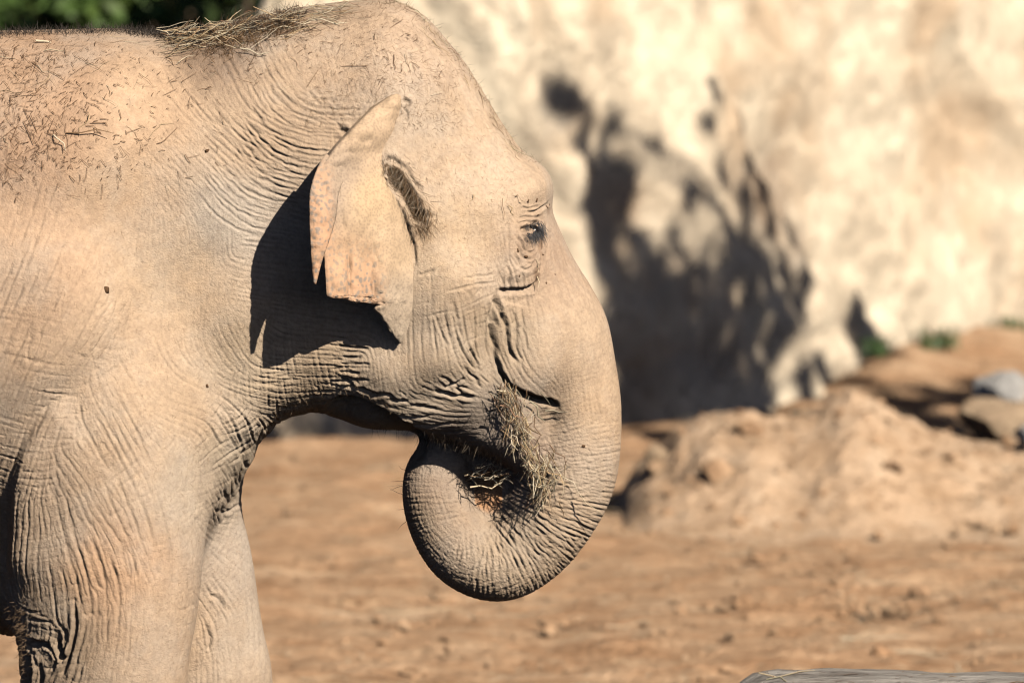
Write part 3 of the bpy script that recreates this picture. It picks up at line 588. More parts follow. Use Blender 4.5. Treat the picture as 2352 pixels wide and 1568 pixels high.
#   x, y, crease angle (deg, clockwise from right), spacing V, depth mm, cross strength, cross angle offset
WR = [(100, 200, 110, 14, .25, .3), (60, 480, 108, 20, 1.0, .15), (230, 480, 108, 20, .5, .15), (100, 680, 115, 20, 1.1, .35), (20, 900, 116, 18, 1.2, .25), (200, 780, 118, 20, 1.0, .3),
 (330, 250, 60, 14, .2, .2), (350, 620, 95, 18, .3, .4), (430, 160, 52, 16, .6, .2), (480, 260, 48, 15, 1.3, .3), (560, 170, 62, 18, 1.6, .2), (640, 170, 66, 20, 1.5, .2), (600, 330, 28, 12, 2.2, .35), (700, 280, 18, 12, 2.2, .35),
 (520, 330, 44, 13, 1.8, .3), (750, 340, 3, 11, 2.4, .3), (560, 420, 26, 11, 1.6, .3), (640, 420, 18, 10, 2.0, .3), (470, 420, 45, 13, .7, .3), (520, 520, 92, 9, .35, .6), (600, 560, 6, 9, 1.5, .2), (570, 680, 12, 9, 1.2, .3), (660, 650, 5, 10, 1.6, .3),
 (480, 700, 100, 12, .25, .4), (560, 780, 60, 12, .7, .6), (650, 860, 2, 13, 2.0, .9), (720, 850, 0, 12, 2.2, .8), (600, 900, 12, 13, 2.0, 1.), (700, 930, -8, 14, 2.6, .9), (560, 1000, 70, 14, 3.2, 1.), (575, 1030, 60, 15, 4.5, 1.), (520, 1050, 60, 13, 2.6, 1.), (510, 1150, 65, 14, 3.0, 1.), (800, 845, 4, 9, 3.6, .3), (790, 800, 4, 10, 2.6, .3),
 (850, 850, 82, 9, .9, .8), (870, 890, 84, 9, 1., .8), (300, 880, 60, 20, 1.0, .9), (420, 950, 20, 14, .6, .9), (142, 969, 112, 14, 2.0, .9), (220, 980, 60, 15, 2.0, 1.), (284, 1063, 62, 15, 2.6, .8), (360, 1060, 68, 16, 1.7, .6), (180, 1080, 55, 14, 2.4, 1.), (236, 1205, 60, 14, 3.2, .35), (284, 1300, 74, 15, 3.4, .2), (300, 1180, 68, 15, 2.8, .45), (330, 1280, 78, 15, 2.0, .3),
 (260, 1418, 92, 15, 3.2, .15), (180, 1300, 74, 14, 3.0, .2), (142, 1205, 78, 12, 2.6, .4), (95, 1252, 96, 11, 2.6, .4), (120, 1380, 88, 14, 2.0, .4), (189, 1489, 104, 16, 3.0, .15), (120, 1540, 118, 18, 3.0, .2), (250, 1540, 100, 15, 1.6, .2), (378, 1205, 76, 14, 1.4, .5), (425, 1300, 92, 12, .7, .5), (378, 1489, 100, 12, .4, .4), (330, 1400, 95, 14, .9, .3), (449, 1111, 98, 11, .8, .7), (60, 1080, 110, 10, 2.8, .9), (85, 1440, 10, 8, 2.0, 1.), (100, 1500, 40, 14, 6.0, 1.), (60, 1520, 80, 14, 5.0, 1.),
 (544, 1280, 50, 11, 1.3, .4), (500, 1380, 60, 11, 1.4, .4), (520, 1489, 84, 9, 1.6, .3), (591, 1450, 86, 9, .8, .4), (590, 1540, 88, 9, .7, .4), (520, 1220, 30, 11, 1.6, .6),
 (800, 100, 80, 16, .2, .3), (850, 220, 70, 16, .3, .3), (740, 170, 72, 18, .8, .2), (830, 300, 85, 14, .4, .3), (980, 150, 60, 16, .12, .2), (1000, 300, 85, 12, .35, .4), (1100, 250, 60, 14, .12, .2), (1050, 430, 85, 14, .15, .3), (1150, 380, 70, 12, .2, .5), (1230, 430, 80, 8, .5, .8),
 (1030, 560, 84, 14, .3, .4), (1100, 560, 80, 12, .2, .5), (1000, 680, 88, 16, .9, .7), (1080, 640, 8, 12, .7, .8), (1110, 690, 80, 13, 1.2, .5), (1030, 760, 78, 16, 1.6, .5), (970, 740, 92, 16, .5, .5), (1070, 800, 62, 14, 2.2, .4), (1100, 780, 96, 14, 1.6, .4), (1080, 855, 48, 13, 2.6, .4), (1010, 830, 84, 14, .8, .6), (950, 830, 88, 12, .6, .6), (1000, 895, 20, 14, 1.8, .3), (1080, 900, 26, 13, 2.4, .3),
 (1000, 960, 8, 11, 2.6, .25), (900, 935, 14, 12, 2.6, .3), (1100, 950, -14, 12, 1.3, .6), (1060, 980, -4, 10, 2.0, .3), (1160, 990, 80, 11, .8, 1.), (1190, 1060, 60, 11, .6, .8), (850, 960, 20, 12, 1.8, .4),
 (1220, 560, 95, 9, 1.0, .7), (1200, 585, 70, 9, 1.2, .8), (1290, 560, 72, 8, .9, .15), (1310, 650, 66, 9, 1.0, .15), (1350, 740, 68, 10, .9, .25), (1260, 680, 80, 10, .8, .3), (1240, 760, 84, 12, .5, .4), (1180, 760, 78, 11, 2.6, .3), (1175, 830, 62, 11, 2.2, .4), (1290, 830, 80, 11, .3, .5), (1390, 850, 78, 11, .8, .4), (1320, 920, 84, 11, .5, .5), (1395, 950, 82, 11, .9, .5),
 (1250, 880, 40, 10, .6, .6), (1290, 985, -16, 12, 1.8, .4), (1350, 1010, -12, 12, 1.1, .8), (1400, 1030, -8, 11, 1.4, .6), (1260, 1060, -10, 12, 1.8, .4), (1350, 1090, -6, 11, 1.7, .7), (1390, 1140, 8, 11, 2.2, .5), (1300, 1150, 4, 11, 2.4, .35), (1230, 1150, 14, 12, 3.2, .2), (1300, 1210, 22, 10, 2.8, .3), (1370, 1200, 22, 10, 2.6, .4), (1200, 1190, 32, 12, 3.6, .2), (1250, 1230, 40, 10, 3.0, .3),
 (1310, 1280, 44, 9, 2.4, .5), (1160, 1220, 50, 11, 3.2, .25), (1200, 1290, 60, 10, 2.6, .35), (1230, 1340, 66, 9, 2.2, .5), (1140, 1290, 74, 9, 2.0, .5), (1120, 1350, 88, 9, 1.6, .6), (1080, 1250, 84, 9, 1.4, .7), (1050, 1310, 122, 9, 1.4, .7), (1010, 1240, 150, 8, 1.0, 1.), (1000, 1160, 174, 8, .9, 1.), (1000, 1090, 4, 8, .9, 1.), (950, 1150, 0, 9, 1.8, .4), (960, 1260, 148, 9, 1.8, .4), (940, 1080, 8, 9, 1.8, .4), (1110, 1150, 8, 6, .8, .1)]
WA = np.array([(x, y, math.cos(math.radians(2*a)), math.sin(math.radians(2*a)), sp, dm, cr) for x, y, a, sp, dm, cr in WR])
step = 8; cx_, cy_ = mx[::step, ::step], my[::step, ::step]
par = shepard(cx_, cy_, WA, 4, 22)
def upx(a):
    n0, n1 = a.shape[:2]; u = np.clip((np.arange(mw))/step, 0, n0-1.001); v = np.clip(np.arange(mh)/step, 0, n1-1.001)
    i, j = u.astype(int), v.astype(int); fu = (u-i)[:, None]; fv = (v-j)[None]
    g_ = lambda p, q_: a[p][:, q_]
    return g_(i, j)*(1-fu)*(1-fv)+g_(i+1, j)*fu*(1-fv)+g_(i, j+1)*(1-fu)*fv+g_(i+1, j+1)*fu*fv
ang = upx(par[..., 0]); ang_s = upx(par[..., 1]); spc = upx(par[..., 2]); dep = upx(par[..., 3]); crs = upx(par[..., 4])
TH = .5*np.arctan2(ang_s, ang)
def gabor(off, lenf, seed, spf=1.0):
    r = np.random.default_rng(seed); S_ = np.zeros((mw, mh), np.float32); N_ = np.full((mw, mh), 1e-3, np.float32)
    cand = int(mw*mh/9); ci = r.random(cand)*mw; cj = r.random(cand)*mh
    lam = 2*spc[ci.astype(int), cj.astype(int)]*MS*spf
    keep = r.random(cand) < np.clip(9/(lam*lam/2.4), 0, 1)
    for x, y, l, ph in zip(ci[keep], cj[keep], lam[keep], r.random(cand)[keep]*6.283):
        th = TH[int(x), int(y)]+off+r.normal()*.10; l = l*(1+.18*r.normal()); sp_, sl_ = .42*l, lenf*l; R = int(2.2*max(sp_, sl_*.9))+1
        i0, i1, j0, j1 = max(int(x)-R, 0), min(int(x)+R+1, mw), max(int(y)-R, 0), min(int(y)+R+1, mh)
        if i1 <= i0 or j1 <= j0: continue
        dx = (np.arange(i0, i1, dtype=np.float32)-x)[:, None]; dy = (np.arange(j0, j1, dtype=np.float32)-y)[None]
        c, s = math.cos(th), math.sin(th); a = dx*c+dy*s; b = -dx*s+dy*c
        e = np.exp(-.5*((a/sl_)**2+(b/sp_)**2)); S_[i0:i1, j0:j1] += e*np.cos(6.2832*b/l+ph); N_[i0:i1, j0:j1] += e*e*.5
    return S_/np.sqrt(N_)
ridge = lambda n, w_: 1-np.exp(-(n/w_)**2)
g1 = gabor(0, 1.05, 1); g2 = gabor(math.radians(78), .55, 2, 1.15); g3 = gabor(0, .6, 3, .5)
mod1 = .62+.55*fbm(mx, my, 1/90, 21, 3); mod2 = .6+.6*fbm(mx, my, 1/60, 31, 3)
trk_ = seg_dist(mx, my, [(p[0], p[1]) for p in TRUNK[:13]])[0]; spc = spc*(.8+.5*np.exp(-((mx-230)/190)**2-((my-1230)/260)**2)); dep = (dep*1.12+.22)*.82; gz_ = lambda x, y, r_, k_: 1+k_*np.exp(-((mx-x)**2+(my-y)**2)/r_**2)
dep = dep*gz_(1040, 760, 120, .9)*gz_(650, 880, 80, .35)*gz_(1330, 690, 70, .8)*gz_(80, 720, 180, .8)*gz_(1100, 650, 60, .5)*gz_(230, 1220, 260, .25)*gz_(640, 300, 170, -.2)*gz_(1000, 935, 100, -.3)*gz_(1070, 880, 60, -.2); RL = dep*np.clip(mod1, .15, 1.3)*(ridge(g1, .36)-.65)*1.0
RL += dep*crs*np.clip(mod2, .1, 1.3)*(ridge(g2, .32)-.7)*.8
RL += (.25+.22*dep)*(ridge(g3, .45)-.6)
TL.append(('gabor', round(time.time()-T0,1)))
def local(P, pad):
    P = np.asarray(P, float); a = P.min(0)-pad; b = P.max(0)+pad
    i0, i1 = [int(np.clip((v-MX0)*MS, 0, mw)) for v in (a[0], b[0])]; j0, j1 = [int(np.clip((v-MY0)*MS, 0, mh)) for v in (a[1], b[1])]
    return (slice(i0, i1+1), slice(j0, j1+1))
def crease(P, width, depth, lip=.35, taper=.18):
    P = catmull(P, 6) if len(P) > 2 else np.array(P, float); s = local(P, width*5)
    if mx[s].size == 0: return
    d, t_, _ = seg_dist(mx[s]+2.2*vnoise(mx[s], my[s], 1/14, 5), my[s]+2.2*vnoise(mx[s], my[s], 1/14, 6), P)
    tp = smooth01(np.minimum(t_, 1-t_)/taper+.15)
    RL[s] += depth*tp*(-np.exp(-(d/width)**2)+lip*np.exp(-((d-2.2*width)/(1.3*width))**2))
def stepped(P, height, fall, soft, side):
    P = catmull(P, 6); s = local(P, fall*3); d, t_, sd_ = seg_dist(mx[s], my[s], P); sgn = d*sd_*side
    tp = smooth01(np.minimum(t_, 1-t_)/.15)
    RL[s] += height*tp*smooth01((sgn+soft)/(2*soft))*np.exp(-(np.maximum(sgn, 0)/fall)**2)
def bump(x, y, rx, ry, a, h):
    c, s_ = math.cos(math.radians(a)), math.sin(math.radians(a)); sl_ = local([(x, y)], 2.6*max(rx, ry))
    u = (mx[sl_]-x)*c+(my[sl_]-y)*s_; v = -(mx[sl_]-x)*s_+(my[sl_]-y)*c
    RL[sl_] += h*np.exp(-(u/rx)**2-(v/ry)**2)
# broad forms (mm)
bump(1010, 330, 70, 150, 20, -16); bump(1080, 300, 60, 120, -35, -10); bump(1050, 600, 120, 60, 60, 10); bump(1225, 425, 40, 45, 0, 10); bump(1010, 470, 40, 80, -20, 6)
bump(1200, 560, 34, 55, 0, 7); bump(1185, 628, 32, 22, 0, 9); bump(1270, 800, 70, 90, 10, 16); bump(1140, 600, 26, 90, 0, -4); bump(1120, 760, 26, 80, 0, -12); bump(1060, 860, 60, 50, 30, 8)
bump(620, 560, 90, 200, 0, -22); bump(760, 300, 120, 60, 20, -14); bump(450, 600, 90, 250, 5, -10); bump(200, 500, 200, 250, 0, 12); bump(1180, 990, 40, 60, 20, 5); bump(560, 960, 60, 60, 0, 10); bump(500, 1000, 30, 120, 8, -14)
bump(870, 850, 70, 50, 0, 10); bump(1235, 560, 16, 60, -8, -5); bump(1260, 960, 30, 26, 30, -10); bump(300, 1150, 150, 160, 0, 8); bump(90, 1490, 26, 22, 30, -12); bump(130, 1470, 18, 30, 20, -14); bump(420, 1050, 60, 170, -8, -6)
bump(-35, 1240, 55, 230, 3, -70)
# long creases traced along the lie of the skin, evenly spaced
def trace(off, gap, amp, maxlen, seed, wfac):
    r = random.Random(seed); cs = 6.0; occ = {}
    def idx(x, y): return int(np.clip((x-MX0)*MS, 0, mw-1)), int(np.clip((y-MY0)*MS, 0, mh-1))
    def close(x, y, d, own):
        n = int(d/cs)+1; ci, cj = int(x/cs), int(y/cs)
        for a in range(ci-n, ci+n+1):
            for b in range(cj-n, cj+n+1):
                for (px, py, o_) in occ.get((a, b), ()):
                    if o_ != own and (px-x)**2+(py-y)**2 < d*d: return True
        return False
    lid = 0
    for _ in range(9000):
        x, y = r.uniform(-60, 1440), r.uniform(0, 1600); i, j = idx(x, y); gp = gap*spc[i, j]
        if amp[i, j] < .25 or close(x, y, gp, -1): continue
        L = [[], []]; ml = maxlen*r.uniform(.35, 1)*gp
        for sgn in (0, 1):
            cx, cy = x, y; px, py = None, None; ln = 0
            while ln < ml:
                i, j = idx(cx, cy); th = TH[i, j]+off; dx, dy = math.cos(th), math.sin(th)
                if px is None:
                    if sgn: dx, dy = -dx, -dy
                elif dx*px+dy*py < 0: dx, dy = -dx, -dy
                cx += 5*dx+r.gauss(0, .35); cy += 5*dy+r.gauss(0, .35); px, py = dx, dy; ln += 5
                if not (-80 < cx < 1460 and -20 < cy < 1630) or amp[idx(cx, cy)] < .2 or close(cx, cy, gp*.5, lid): break
                L[sgn].append((cx, cy))
        P = L[1][::-1]+[(x, y)]+L[0]
        if len(P) < 4: continue
        for p in P: occ.setdefault((int(p[0]/cs), int(p[1]/cs)), []).append((p[0], p[1], lid))
        lid += 1; i, j = idx(*P[len(P)//2]); s_ = spc[i, j]*gap
        P = np.array(P[::3]+[P[-1]]); w_ = max(2.1, s_*wfac); sl_ = local(P, w_*4.5)
        if mx[sl_].size == 0: continue
        d, t_, _s = seg_dist(mx[sl_], my[sl_], P); tp = smooth01(np.minimum(t_, 1-t_)/.25+.1)
        RL[sl_] += 1.18*r.uniform(.5, 1.3)*amp[sl_]*tp*(-np.exp(-(d/w_)**2)+.4*np.exp(-((d-2.4*w_)/(1.4*w_))**2))
amp1 = dep*np.clip(.75+.45*fbm(mx, my, 1/110, 121, 3), .3, 1.3)
trace(0, 1.28, amp1, 11, 41, .15)
trace(math.radians(78), 1.5, dep*crs*np.clip(.6+.5*fbm(mx, my, 1/90, 131, 3), .1, 1.2)*.9, 5, 42, .13)
# shoulder edge against the flank
stepped([(165, 905), (113, 940), (76, 990), (47, 1046), (30, 1111), (22, 1182), (16, 1276), (10, 1360)], 20, 110, 12, -1)
# trunk base over the cheek, and the overhanging upper lip
stepped([(1150, 668), (1139, 690), (1140, 720), (1136, 760), (1138, 800), (1140, 826), (1152, 856), (1170, 880), (1195, 893), (1230, 907), (1266, 915), (1290, 925)], 8, 70, 5, -1)
crease([(1128, 742), (1135, 781), (1139, 822), (1150, 856), (1168, 884)], 3.6, 9, .1, .12); crease([(1146, 848), (1168, 884), (1194, 900), (1230, 915), (1264, 924), (1282, 938)], 5.5, 17, .05, .12)
crease([(1190, 902), (1230, 918), (1262, 926), (1279, 938)], 8, 18, 0, .2)
crease([(1137, 672), (1142, 707), (1158, 748), (1166, 797), (1190, 834)], 4.5, 9); crease([(1172, 690), (1180, 740), (1186, 800), (1200, 830)], 3.5, 4)
crease([(1128, 742), (1133, 712), (1138, 690)], 5, 8); crease([(1195, 700), (1200, 760), (1212, 810)], 3, 2.5)
stepped([(738, 940), (770, 918), (800, 912), (840, 922), (900, 955), (950, 985), (1000, 1004)], -55, 60, 6, 1)
# eye
crease([(1141, 668), (1164, 667), (1189, 667), (1211, 664), (1230, 656), (1238, 636)], 5, 13, .2); crease([(1176, 553), (1181, 584), (1191, 610), (1203, 620), (1222, 612), (1232, 590)], 3.2, 4, .4)
crease([(1190, 531), (1208, 526), (1222, 519), (1240, 510)], 5, 12, .25); crease([(1205, 485), (1219, 489), (1234, 484), (1246, 477), (1260, 465)], 3.4, 6, .5); crease([(1193, 502), (1213, 500), (1244, 499)], 2.8, 4, .5)
crease([(1170, 540), (1169, 570), (1176, 600), (1190, 622)], 2.6, 3); crease([(1200, 545), (1202, 565), (1212, 578)], 2.4, 3); crease([(1190, 548), (1196, 566), (1206, 580), (1220, 582)], 2.2, 2.5); crease([(1214, 545), (1216, 560), (1222, 574)], 2.4, 2.5)
crease([(1240, 520), (1247, 560), (1246, 600), (1240, 630)], 2.6, 3.5); crease([(1252, 510), (1256, 560), (1258, 610)], 2.6, 2.4); crease([(1205, 600), (1216, 606), (1230, 602)], 2.2, 2); crease([(1163, 610), (1168, 630), (1166, 655)], 3, 4)
# ear pocket
crease([(882, 362), (902, 365), (935, 389), (953, 416), (974, 448)], 5, 7, .4); crease([(896, 384), (915, 420), (943, 455), (956, 487), (970, 510)], 12, 30, .25, .15); crease([(919, 471), (931, 512), (943, 545), (951, 578), (951, 618)], 4, 6, .3)
crease([(955, 470), (966, 500), (982, 520)], 5, 7); crease([(925, 228), (940, 235), (936, 250)], 4, 7); crease([(930, 245), (938, 262), (930, 280)], 3, 5); crease([(780, 292), (795, 302), (806, 315)], 6, 10)
# jaw, cheek and neck
for P, w_, d_ in [([(994, 893), (1035, 904), (1064, 909), (1090, 913)], 4, 9), ([(891, 915), (915, 920), (940, 921)], 3.5, 6), ([(941, 932), (977, 934), (1004, 939)], 3.5, 6), ([(1043, 885), (1060, 900), (1080, 913)], 4, 6), ([(1020, 890), (1050, 872), (1062, 862)], 3, 4),
      ([(880, 950), (930, 958), (990, 955)], 3.5, 5), ([(930, 975), (990, 978), (1050, 968)], 3, 4), ([(1010, 860), (1040, 878), (1075, 890)], 3.5, 4), ([(1060, 840), (1085, 862), (1105, 890)], 3.5, 5), ([(1078, 800), (1094, 830), (1098, 850)], 3.5, 5), ([(1100, 770), (1094, 800), (1104, 830)], 3.5, 5),
      ([(960, 632), (980, 628), (1000, 618)], 3, 4), ([(1020, 670), (1060, 662), (1100, 652), (1140, 648)], 2.6, 3), ([(1060, 640), (1100, 634), (1140, 628)], 2.4, 2.4), ([(1000, 720), (1010, 760), (1030, 800)], 3, 3), ([(1040, 690), (1046, 730), (1060, 780)], 3, 3), ([(850, 910), (880, 902), (910, 914)], 4, 5), ([(790, 870), (830, 892), (870, 905)], 4, 7),
      ([(175, 1390), (174, 1442), (165, 1489), (140, 1560)], 4.5, 9), ([(150, 1440), (152, 1475), (146, 1500)], 3.5, 7), ([(130, 1470), (140, 1500), (150, 1514)], 7, 16), ([(66, 1480), (90, 1478), (112, 1486)], 6, 14), ([(60, 1500), (70, 1540), (64, 1580)], 6, 12), ([(88, 1520), (96, 1545), (92, 1580)], 5, 9), ([(108, 1536), (120, 1530), (130, 1518)], 4, 6),
      ([(62, 1420), (90, 1424), (118, 1426)], 2.6, 4), ([(64, 1402), (96, 1406)], 2.6, 3.5), ([(480, 1370), (500, 1385), (510, 1410)], 4, 6), ([(470, 1440), (480, 1470), (474, 1500)], 3.5, 5), ([(488, 1170), (520, 1180), (540, 1176)], 4, 5), ([(640, 960), (680, 950), (720, 944)], 4, 7), ([(600, 985), (620, 976), (650, 972)], 4, 6), ([(570, 1075), (560, 1060), (556, 1030)], 5, 9)]:
    crease(P, w_, d_)
rr = random.Random(5)
for i in range(13):
    y = 795+i*7.5+rr.uniform(-2, 2); x = 770+rr.uniform(-12, 16); crease([(x, y), (x+25, y+rr.uniform(-3, 4)), (x+rr.uniform(45, 75), y+rr.uniform(-2, 6))], 2.8, rr.uniform(3, 7), .3)
for i in range(46):                       # long folds of neck skin above the ear
    u = i/45; x0 = 470+150*u+rr.uniform(-20, 20); y0 = 100+rr.uniform(0, 20)+330*(1-u)
    crease([(x0, y0), (x0+45, y0+52+20*u), (x0+110, y0+92+20*u), (x0+190+60*u, y0+110+10*u)], rr.uniform(2.0, 2.8), rr.uniform(.6, 2.0), .4)
for i in range(60):                       # trunk folds along the curl
    a = rr.uniform(-.15, 1.75); cxx, cyy = 1128, 1120; r0 = rr.uniform(95, 150); r1 = r0+rr.uniform(30, 110)
    f_ = lambda r, da: (cxx+r*math.cos(a+da), cyy+r*math.sin(a+da))
    crease([f_(r0, 0), f_((r0+r1)/2, rr.uniform(-.02, .05)), f_(r1, rr.uniform(-.05, .02))], rr.uniform(2.0, 3.0), rr.uniform(.8, 2.6)*(1.25-.5*a/1.75), .4)
# rings round the trunk, with lengthwise lines that break them into beads
CT_ = catmull([(p[0], p[1]) for p in TRUNK], 6)[:len(TRUNK)*6-20]; cl_ = np.r_[0, np.cumsum(np.hypot(*np.diff(CT_, axis=0).T))]
td, tt_, ts = seg_dist(mx, my, CT_); arc = np.interp(tt_, np.linspace(0, 1, len(CT_)), cl_); acr = td*ts
wob_ = 2.2*fbm(mx, my, 1/38, 95, 3)+.9*fbm(mx, my, 1/12, 98, 2); inn = np.clip((112-td)/14, 0, 1)
bend = smooth01((arc-330)/120)
RL += inn*(.25+.85*bend)*(ridge(np.sin(math.pi*arc/np.interp(arc, [0, 450, 800, 1100], [11, 10, 8.5, 8])+wob_), .55)-.6)*1.5
RL += inn*smooth01((arc-500)/150)*(ridge(np.sin(math.pi*acr/7+.6*wob_), .5)-.6)*.8
RL += inn*(1-bend)*(ridge(np.sin(math.pi*acr/8+wob_), .5)-.6)*.5
for P_, d_ in [([(1172, 548), (1176, 590), (1190, 616), (1206, 622)], 3), ([(1186, 540), (1190, 560), (1200, 574), (1216, 580), (1230, 572)], 4), ([(1180, 556), (1188, 580), (1202, 594), (1222, 596)], 3), ([(1196, 538), (1200, 552), (1208, 562)], 4), ([(1208, 536), (1211, 552), (1218, 562)], 4), ([(1196, 476), (1214, 480), (1236, 474)], 4), ([(1188, 516), (1206, 511), (1232, 507)], 5), ([(1235, 520), (1240, 545), (1238, 575), (1230, 600)], 5), ([(1168, 520), (1166, 560), (1170, 600)], 2.5)]: crease(P_, 2.4, d_, .5)
# pebbled rim of chest skin
RL += 9*np.exp(-(seg_dist(mx, my, [(635, 975), (596, 1020), (565, 1075), (520, 1140), (500, 1180)])[0]/26)**2)*(ridge(gabor(.5, .5, 9, 1.1), .6)-.5)
ncols = len(me.vertices); co = np.empty(ncols*3, np.float32); me.vertices.foreach_get('co', co); co = co.reshape(-1, 3)
no = np.empty(ncols*3, np.float32); me.vertices.foreach_get('normal', no); no = no.reshape(-1, 3)
vx, vy = V2(co[:, 0], -np.abs(co[:, 1]), co[:, 2])
def look(A, x, y):
    u = np.clip((x-MX0)*MS-.5, 0, mw-1.01); v = np.clip((y-MY0)*MS-.5, 0, mh-1.01); i = u.astype(int); j = v.astype(int); fu, fv = u-i, v-j
    return A[i, j]*(1-fu)*(1-fv)+A[i+1, j]*fu*(1-fv)+A[i, j+1]*(1-fu)*fv+A[i+1, j+1]*fu*fv
edge = np.clip(np.minimum.reduce([(vx-MX0)/60, (MX1-vx)/30, (MY1-vy)/40]), 0, 1)
dsp = look(RL, vx, vy)*1e-3*np.clip(np.abs(no[:, 1])*1.6+.25, 0, 1)*edge
co2 = co+no*dsp[:, None]
me.vertices.foreach_set('co', co2.ravel()); me.update()
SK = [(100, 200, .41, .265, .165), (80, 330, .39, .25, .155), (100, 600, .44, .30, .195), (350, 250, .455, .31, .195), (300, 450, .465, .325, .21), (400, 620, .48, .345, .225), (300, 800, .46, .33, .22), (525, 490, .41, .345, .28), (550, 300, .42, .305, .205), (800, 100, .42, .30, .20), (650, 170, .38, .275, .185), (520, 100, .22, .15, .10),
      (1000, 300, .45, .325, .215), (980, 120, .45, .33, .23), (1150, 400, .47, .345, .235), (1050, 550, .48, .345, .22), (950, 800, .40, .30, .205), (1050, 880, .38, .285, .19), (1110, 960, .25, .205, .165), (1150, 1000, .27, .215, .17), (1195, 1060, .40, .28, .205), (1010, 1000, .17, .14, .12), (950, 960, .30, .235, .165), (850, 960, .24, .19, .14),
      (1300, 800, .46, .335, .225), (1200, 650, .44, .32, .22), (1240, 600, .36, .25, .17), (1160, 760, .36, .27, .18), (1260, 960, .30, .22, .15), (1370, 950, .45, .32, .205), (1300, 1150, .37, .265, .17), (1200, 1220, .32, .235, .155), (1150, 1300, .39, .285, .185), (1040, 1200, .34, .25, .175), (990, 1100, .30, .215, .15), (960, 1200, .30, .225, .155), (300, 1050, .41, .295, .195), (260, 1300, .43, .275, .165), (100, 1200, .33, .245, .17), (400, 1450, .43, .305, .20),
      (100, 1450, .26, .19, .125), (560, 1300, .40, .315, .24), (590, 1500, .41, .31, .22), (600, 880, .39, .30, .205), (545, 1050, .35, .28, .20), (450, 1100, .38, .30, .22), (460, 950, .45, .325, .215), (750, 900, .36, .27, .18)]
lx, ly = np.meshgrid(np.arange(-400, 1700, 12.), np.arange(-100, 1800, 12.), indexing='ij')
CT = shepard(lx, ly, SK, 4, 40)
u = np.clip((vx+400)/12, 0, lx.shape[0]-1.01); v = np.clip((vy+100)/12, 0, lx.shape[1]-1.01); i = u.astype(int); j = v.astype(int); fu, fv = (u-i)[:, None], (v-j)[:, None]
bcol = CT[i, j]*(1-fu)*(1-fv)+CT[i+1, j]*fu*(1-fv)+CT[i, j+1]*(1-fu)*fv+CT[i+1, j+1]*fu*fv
def paint(m_, rgb):
    global bcol
    bcol = bcol*(1-m_[:, None])+np.array(rgb)*m_[:, None]
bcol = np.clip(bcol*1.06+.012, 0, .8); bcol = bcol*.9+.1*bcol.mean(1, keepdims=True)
brk = vnoise(vx, vy, 1/7, 91)
paint(.75*smooth01(1.35-np.hypot((vx-1231)/11, (vy-636)/22)+.35*brk)*(co[:, 1] < 0), (.15, .095, .06))        # wet stain below the eye
paint(.6*smooth01(1.2-np.hypot((vx-1244)/6, (vy-560)/36)+.5*brk), (.20, .12, .07)); paint(.5*smooth01(1.2-np.hypot((vx-1258)/5, (vy-480)/18)+.5*brk), (.24, .14, .08))
tipc = np.array(W3(1120, 1125, 0)); paint(smooth01((.075-np.linalg.norm(co-tipc, axis=1))/.02)*(co[:, 1] > -.062)*(np.abs(vx-1122) < 32), (.42, .22, .105))
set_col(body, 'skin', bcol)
bpy.context.view_layer.update()
TL.append(('body', round(time.time()-T0,1)))
def surf(vx_, vy_):                       # where the line of sight meets the skin
    a = Vector(camo.location); d = (W3(vx_, vy_, 0)-a).normalized()
    ok, loc, nor, _ = body.ray_cast(a, d)
    return (loc, nor) if ok else (None, None)

# ------------------------------------------------------------------ the ear: a sheet flaring off the head, its rim folded over
def cub(ts, P):                            # smooth interpolation of rows P by first column
    P = np.asarray(P, float); return np.interp(ts, P[:, 0], P[:, 1])
rows = np.concatenate([np.arange(216, 672, 4.), np.arange(672, 786, 1.6)])
Lx = cub(rows, [(214, 912), (225, 888), (250, 852), (300, 803), (340, 766), (375, 742), (425, 724), (470, 721), (540, 733), (590, 745), (640, 748), (675, 750), (679, 752), (684, 796), (689, 798), (697, 872), (700, 871), (708, 858), (714, 863), (722, 873), (735, 879), (741, 886), (760, 895), (772, 905), (784, 915)])
Rx = cub(rows, [(214, 938), (250, 938), (300, 920), (345, 896), (380, 886), (420, 899), (455, 921), (487, 936), (520, 939), (560, 945), (620, 949), (700, 946), (740, 939), (770, 931), (780, 924), (785, 917)])
k5 = np.ones(9)/9; Rx = np.convolve(np.pad(Rx, 4, mode='edge'), k5, 'valid')
yf = np.array([(surf(x-8, y)[0] or Vector((0, -.33, 0))).y for x, y in zip(Rx, rows)]); yf = np.polyval(np.polyfit((rows-500)/300, yf, 4), (rows-500)/300)
slope = cub(rows, [(214, .35), (260, .5), (300, .7), (360, .92), (430, 1.0), (600, 1.05), (690, 1.0), (740, .75), (785, .4)])
NU = 96; uu = np.linspace(0, 1, NU); PX = Lx[:, None]+(Rx-Lx)[:, None]*uu; PY = np.repeat(rows[:, None], NU, 1)
PY = PY+np.where(rows[:, None] > 640, 0, 0)
dx_ = (Rx[:, None]-PX)*UNIT
yy = yf[:, None]-slope[:, None]*dx_*(1-.25*dx_/.2)
low = smooth01((rows-560)/90)[:, None]
yy += (1-low)*.022*smooth01((uu[None]-.86)/.14)-low*.012
pleat = smooth01((PY-520)/120)
yy += pleat*(.011*np.exp(-((PX-800)/9)**2)-.012*smooth01((800-PX)/10)+.006*np.sin((PX-760)/11)*np.exp(-((PX-830)/60)**2))
yy += .0030*fbm(PX, PY*.5, 1/16, 51, 3)+.010*fbm(PX, PY*.6, 1/60, 55, 2)*smooth01((.9-uu[None])/.3)
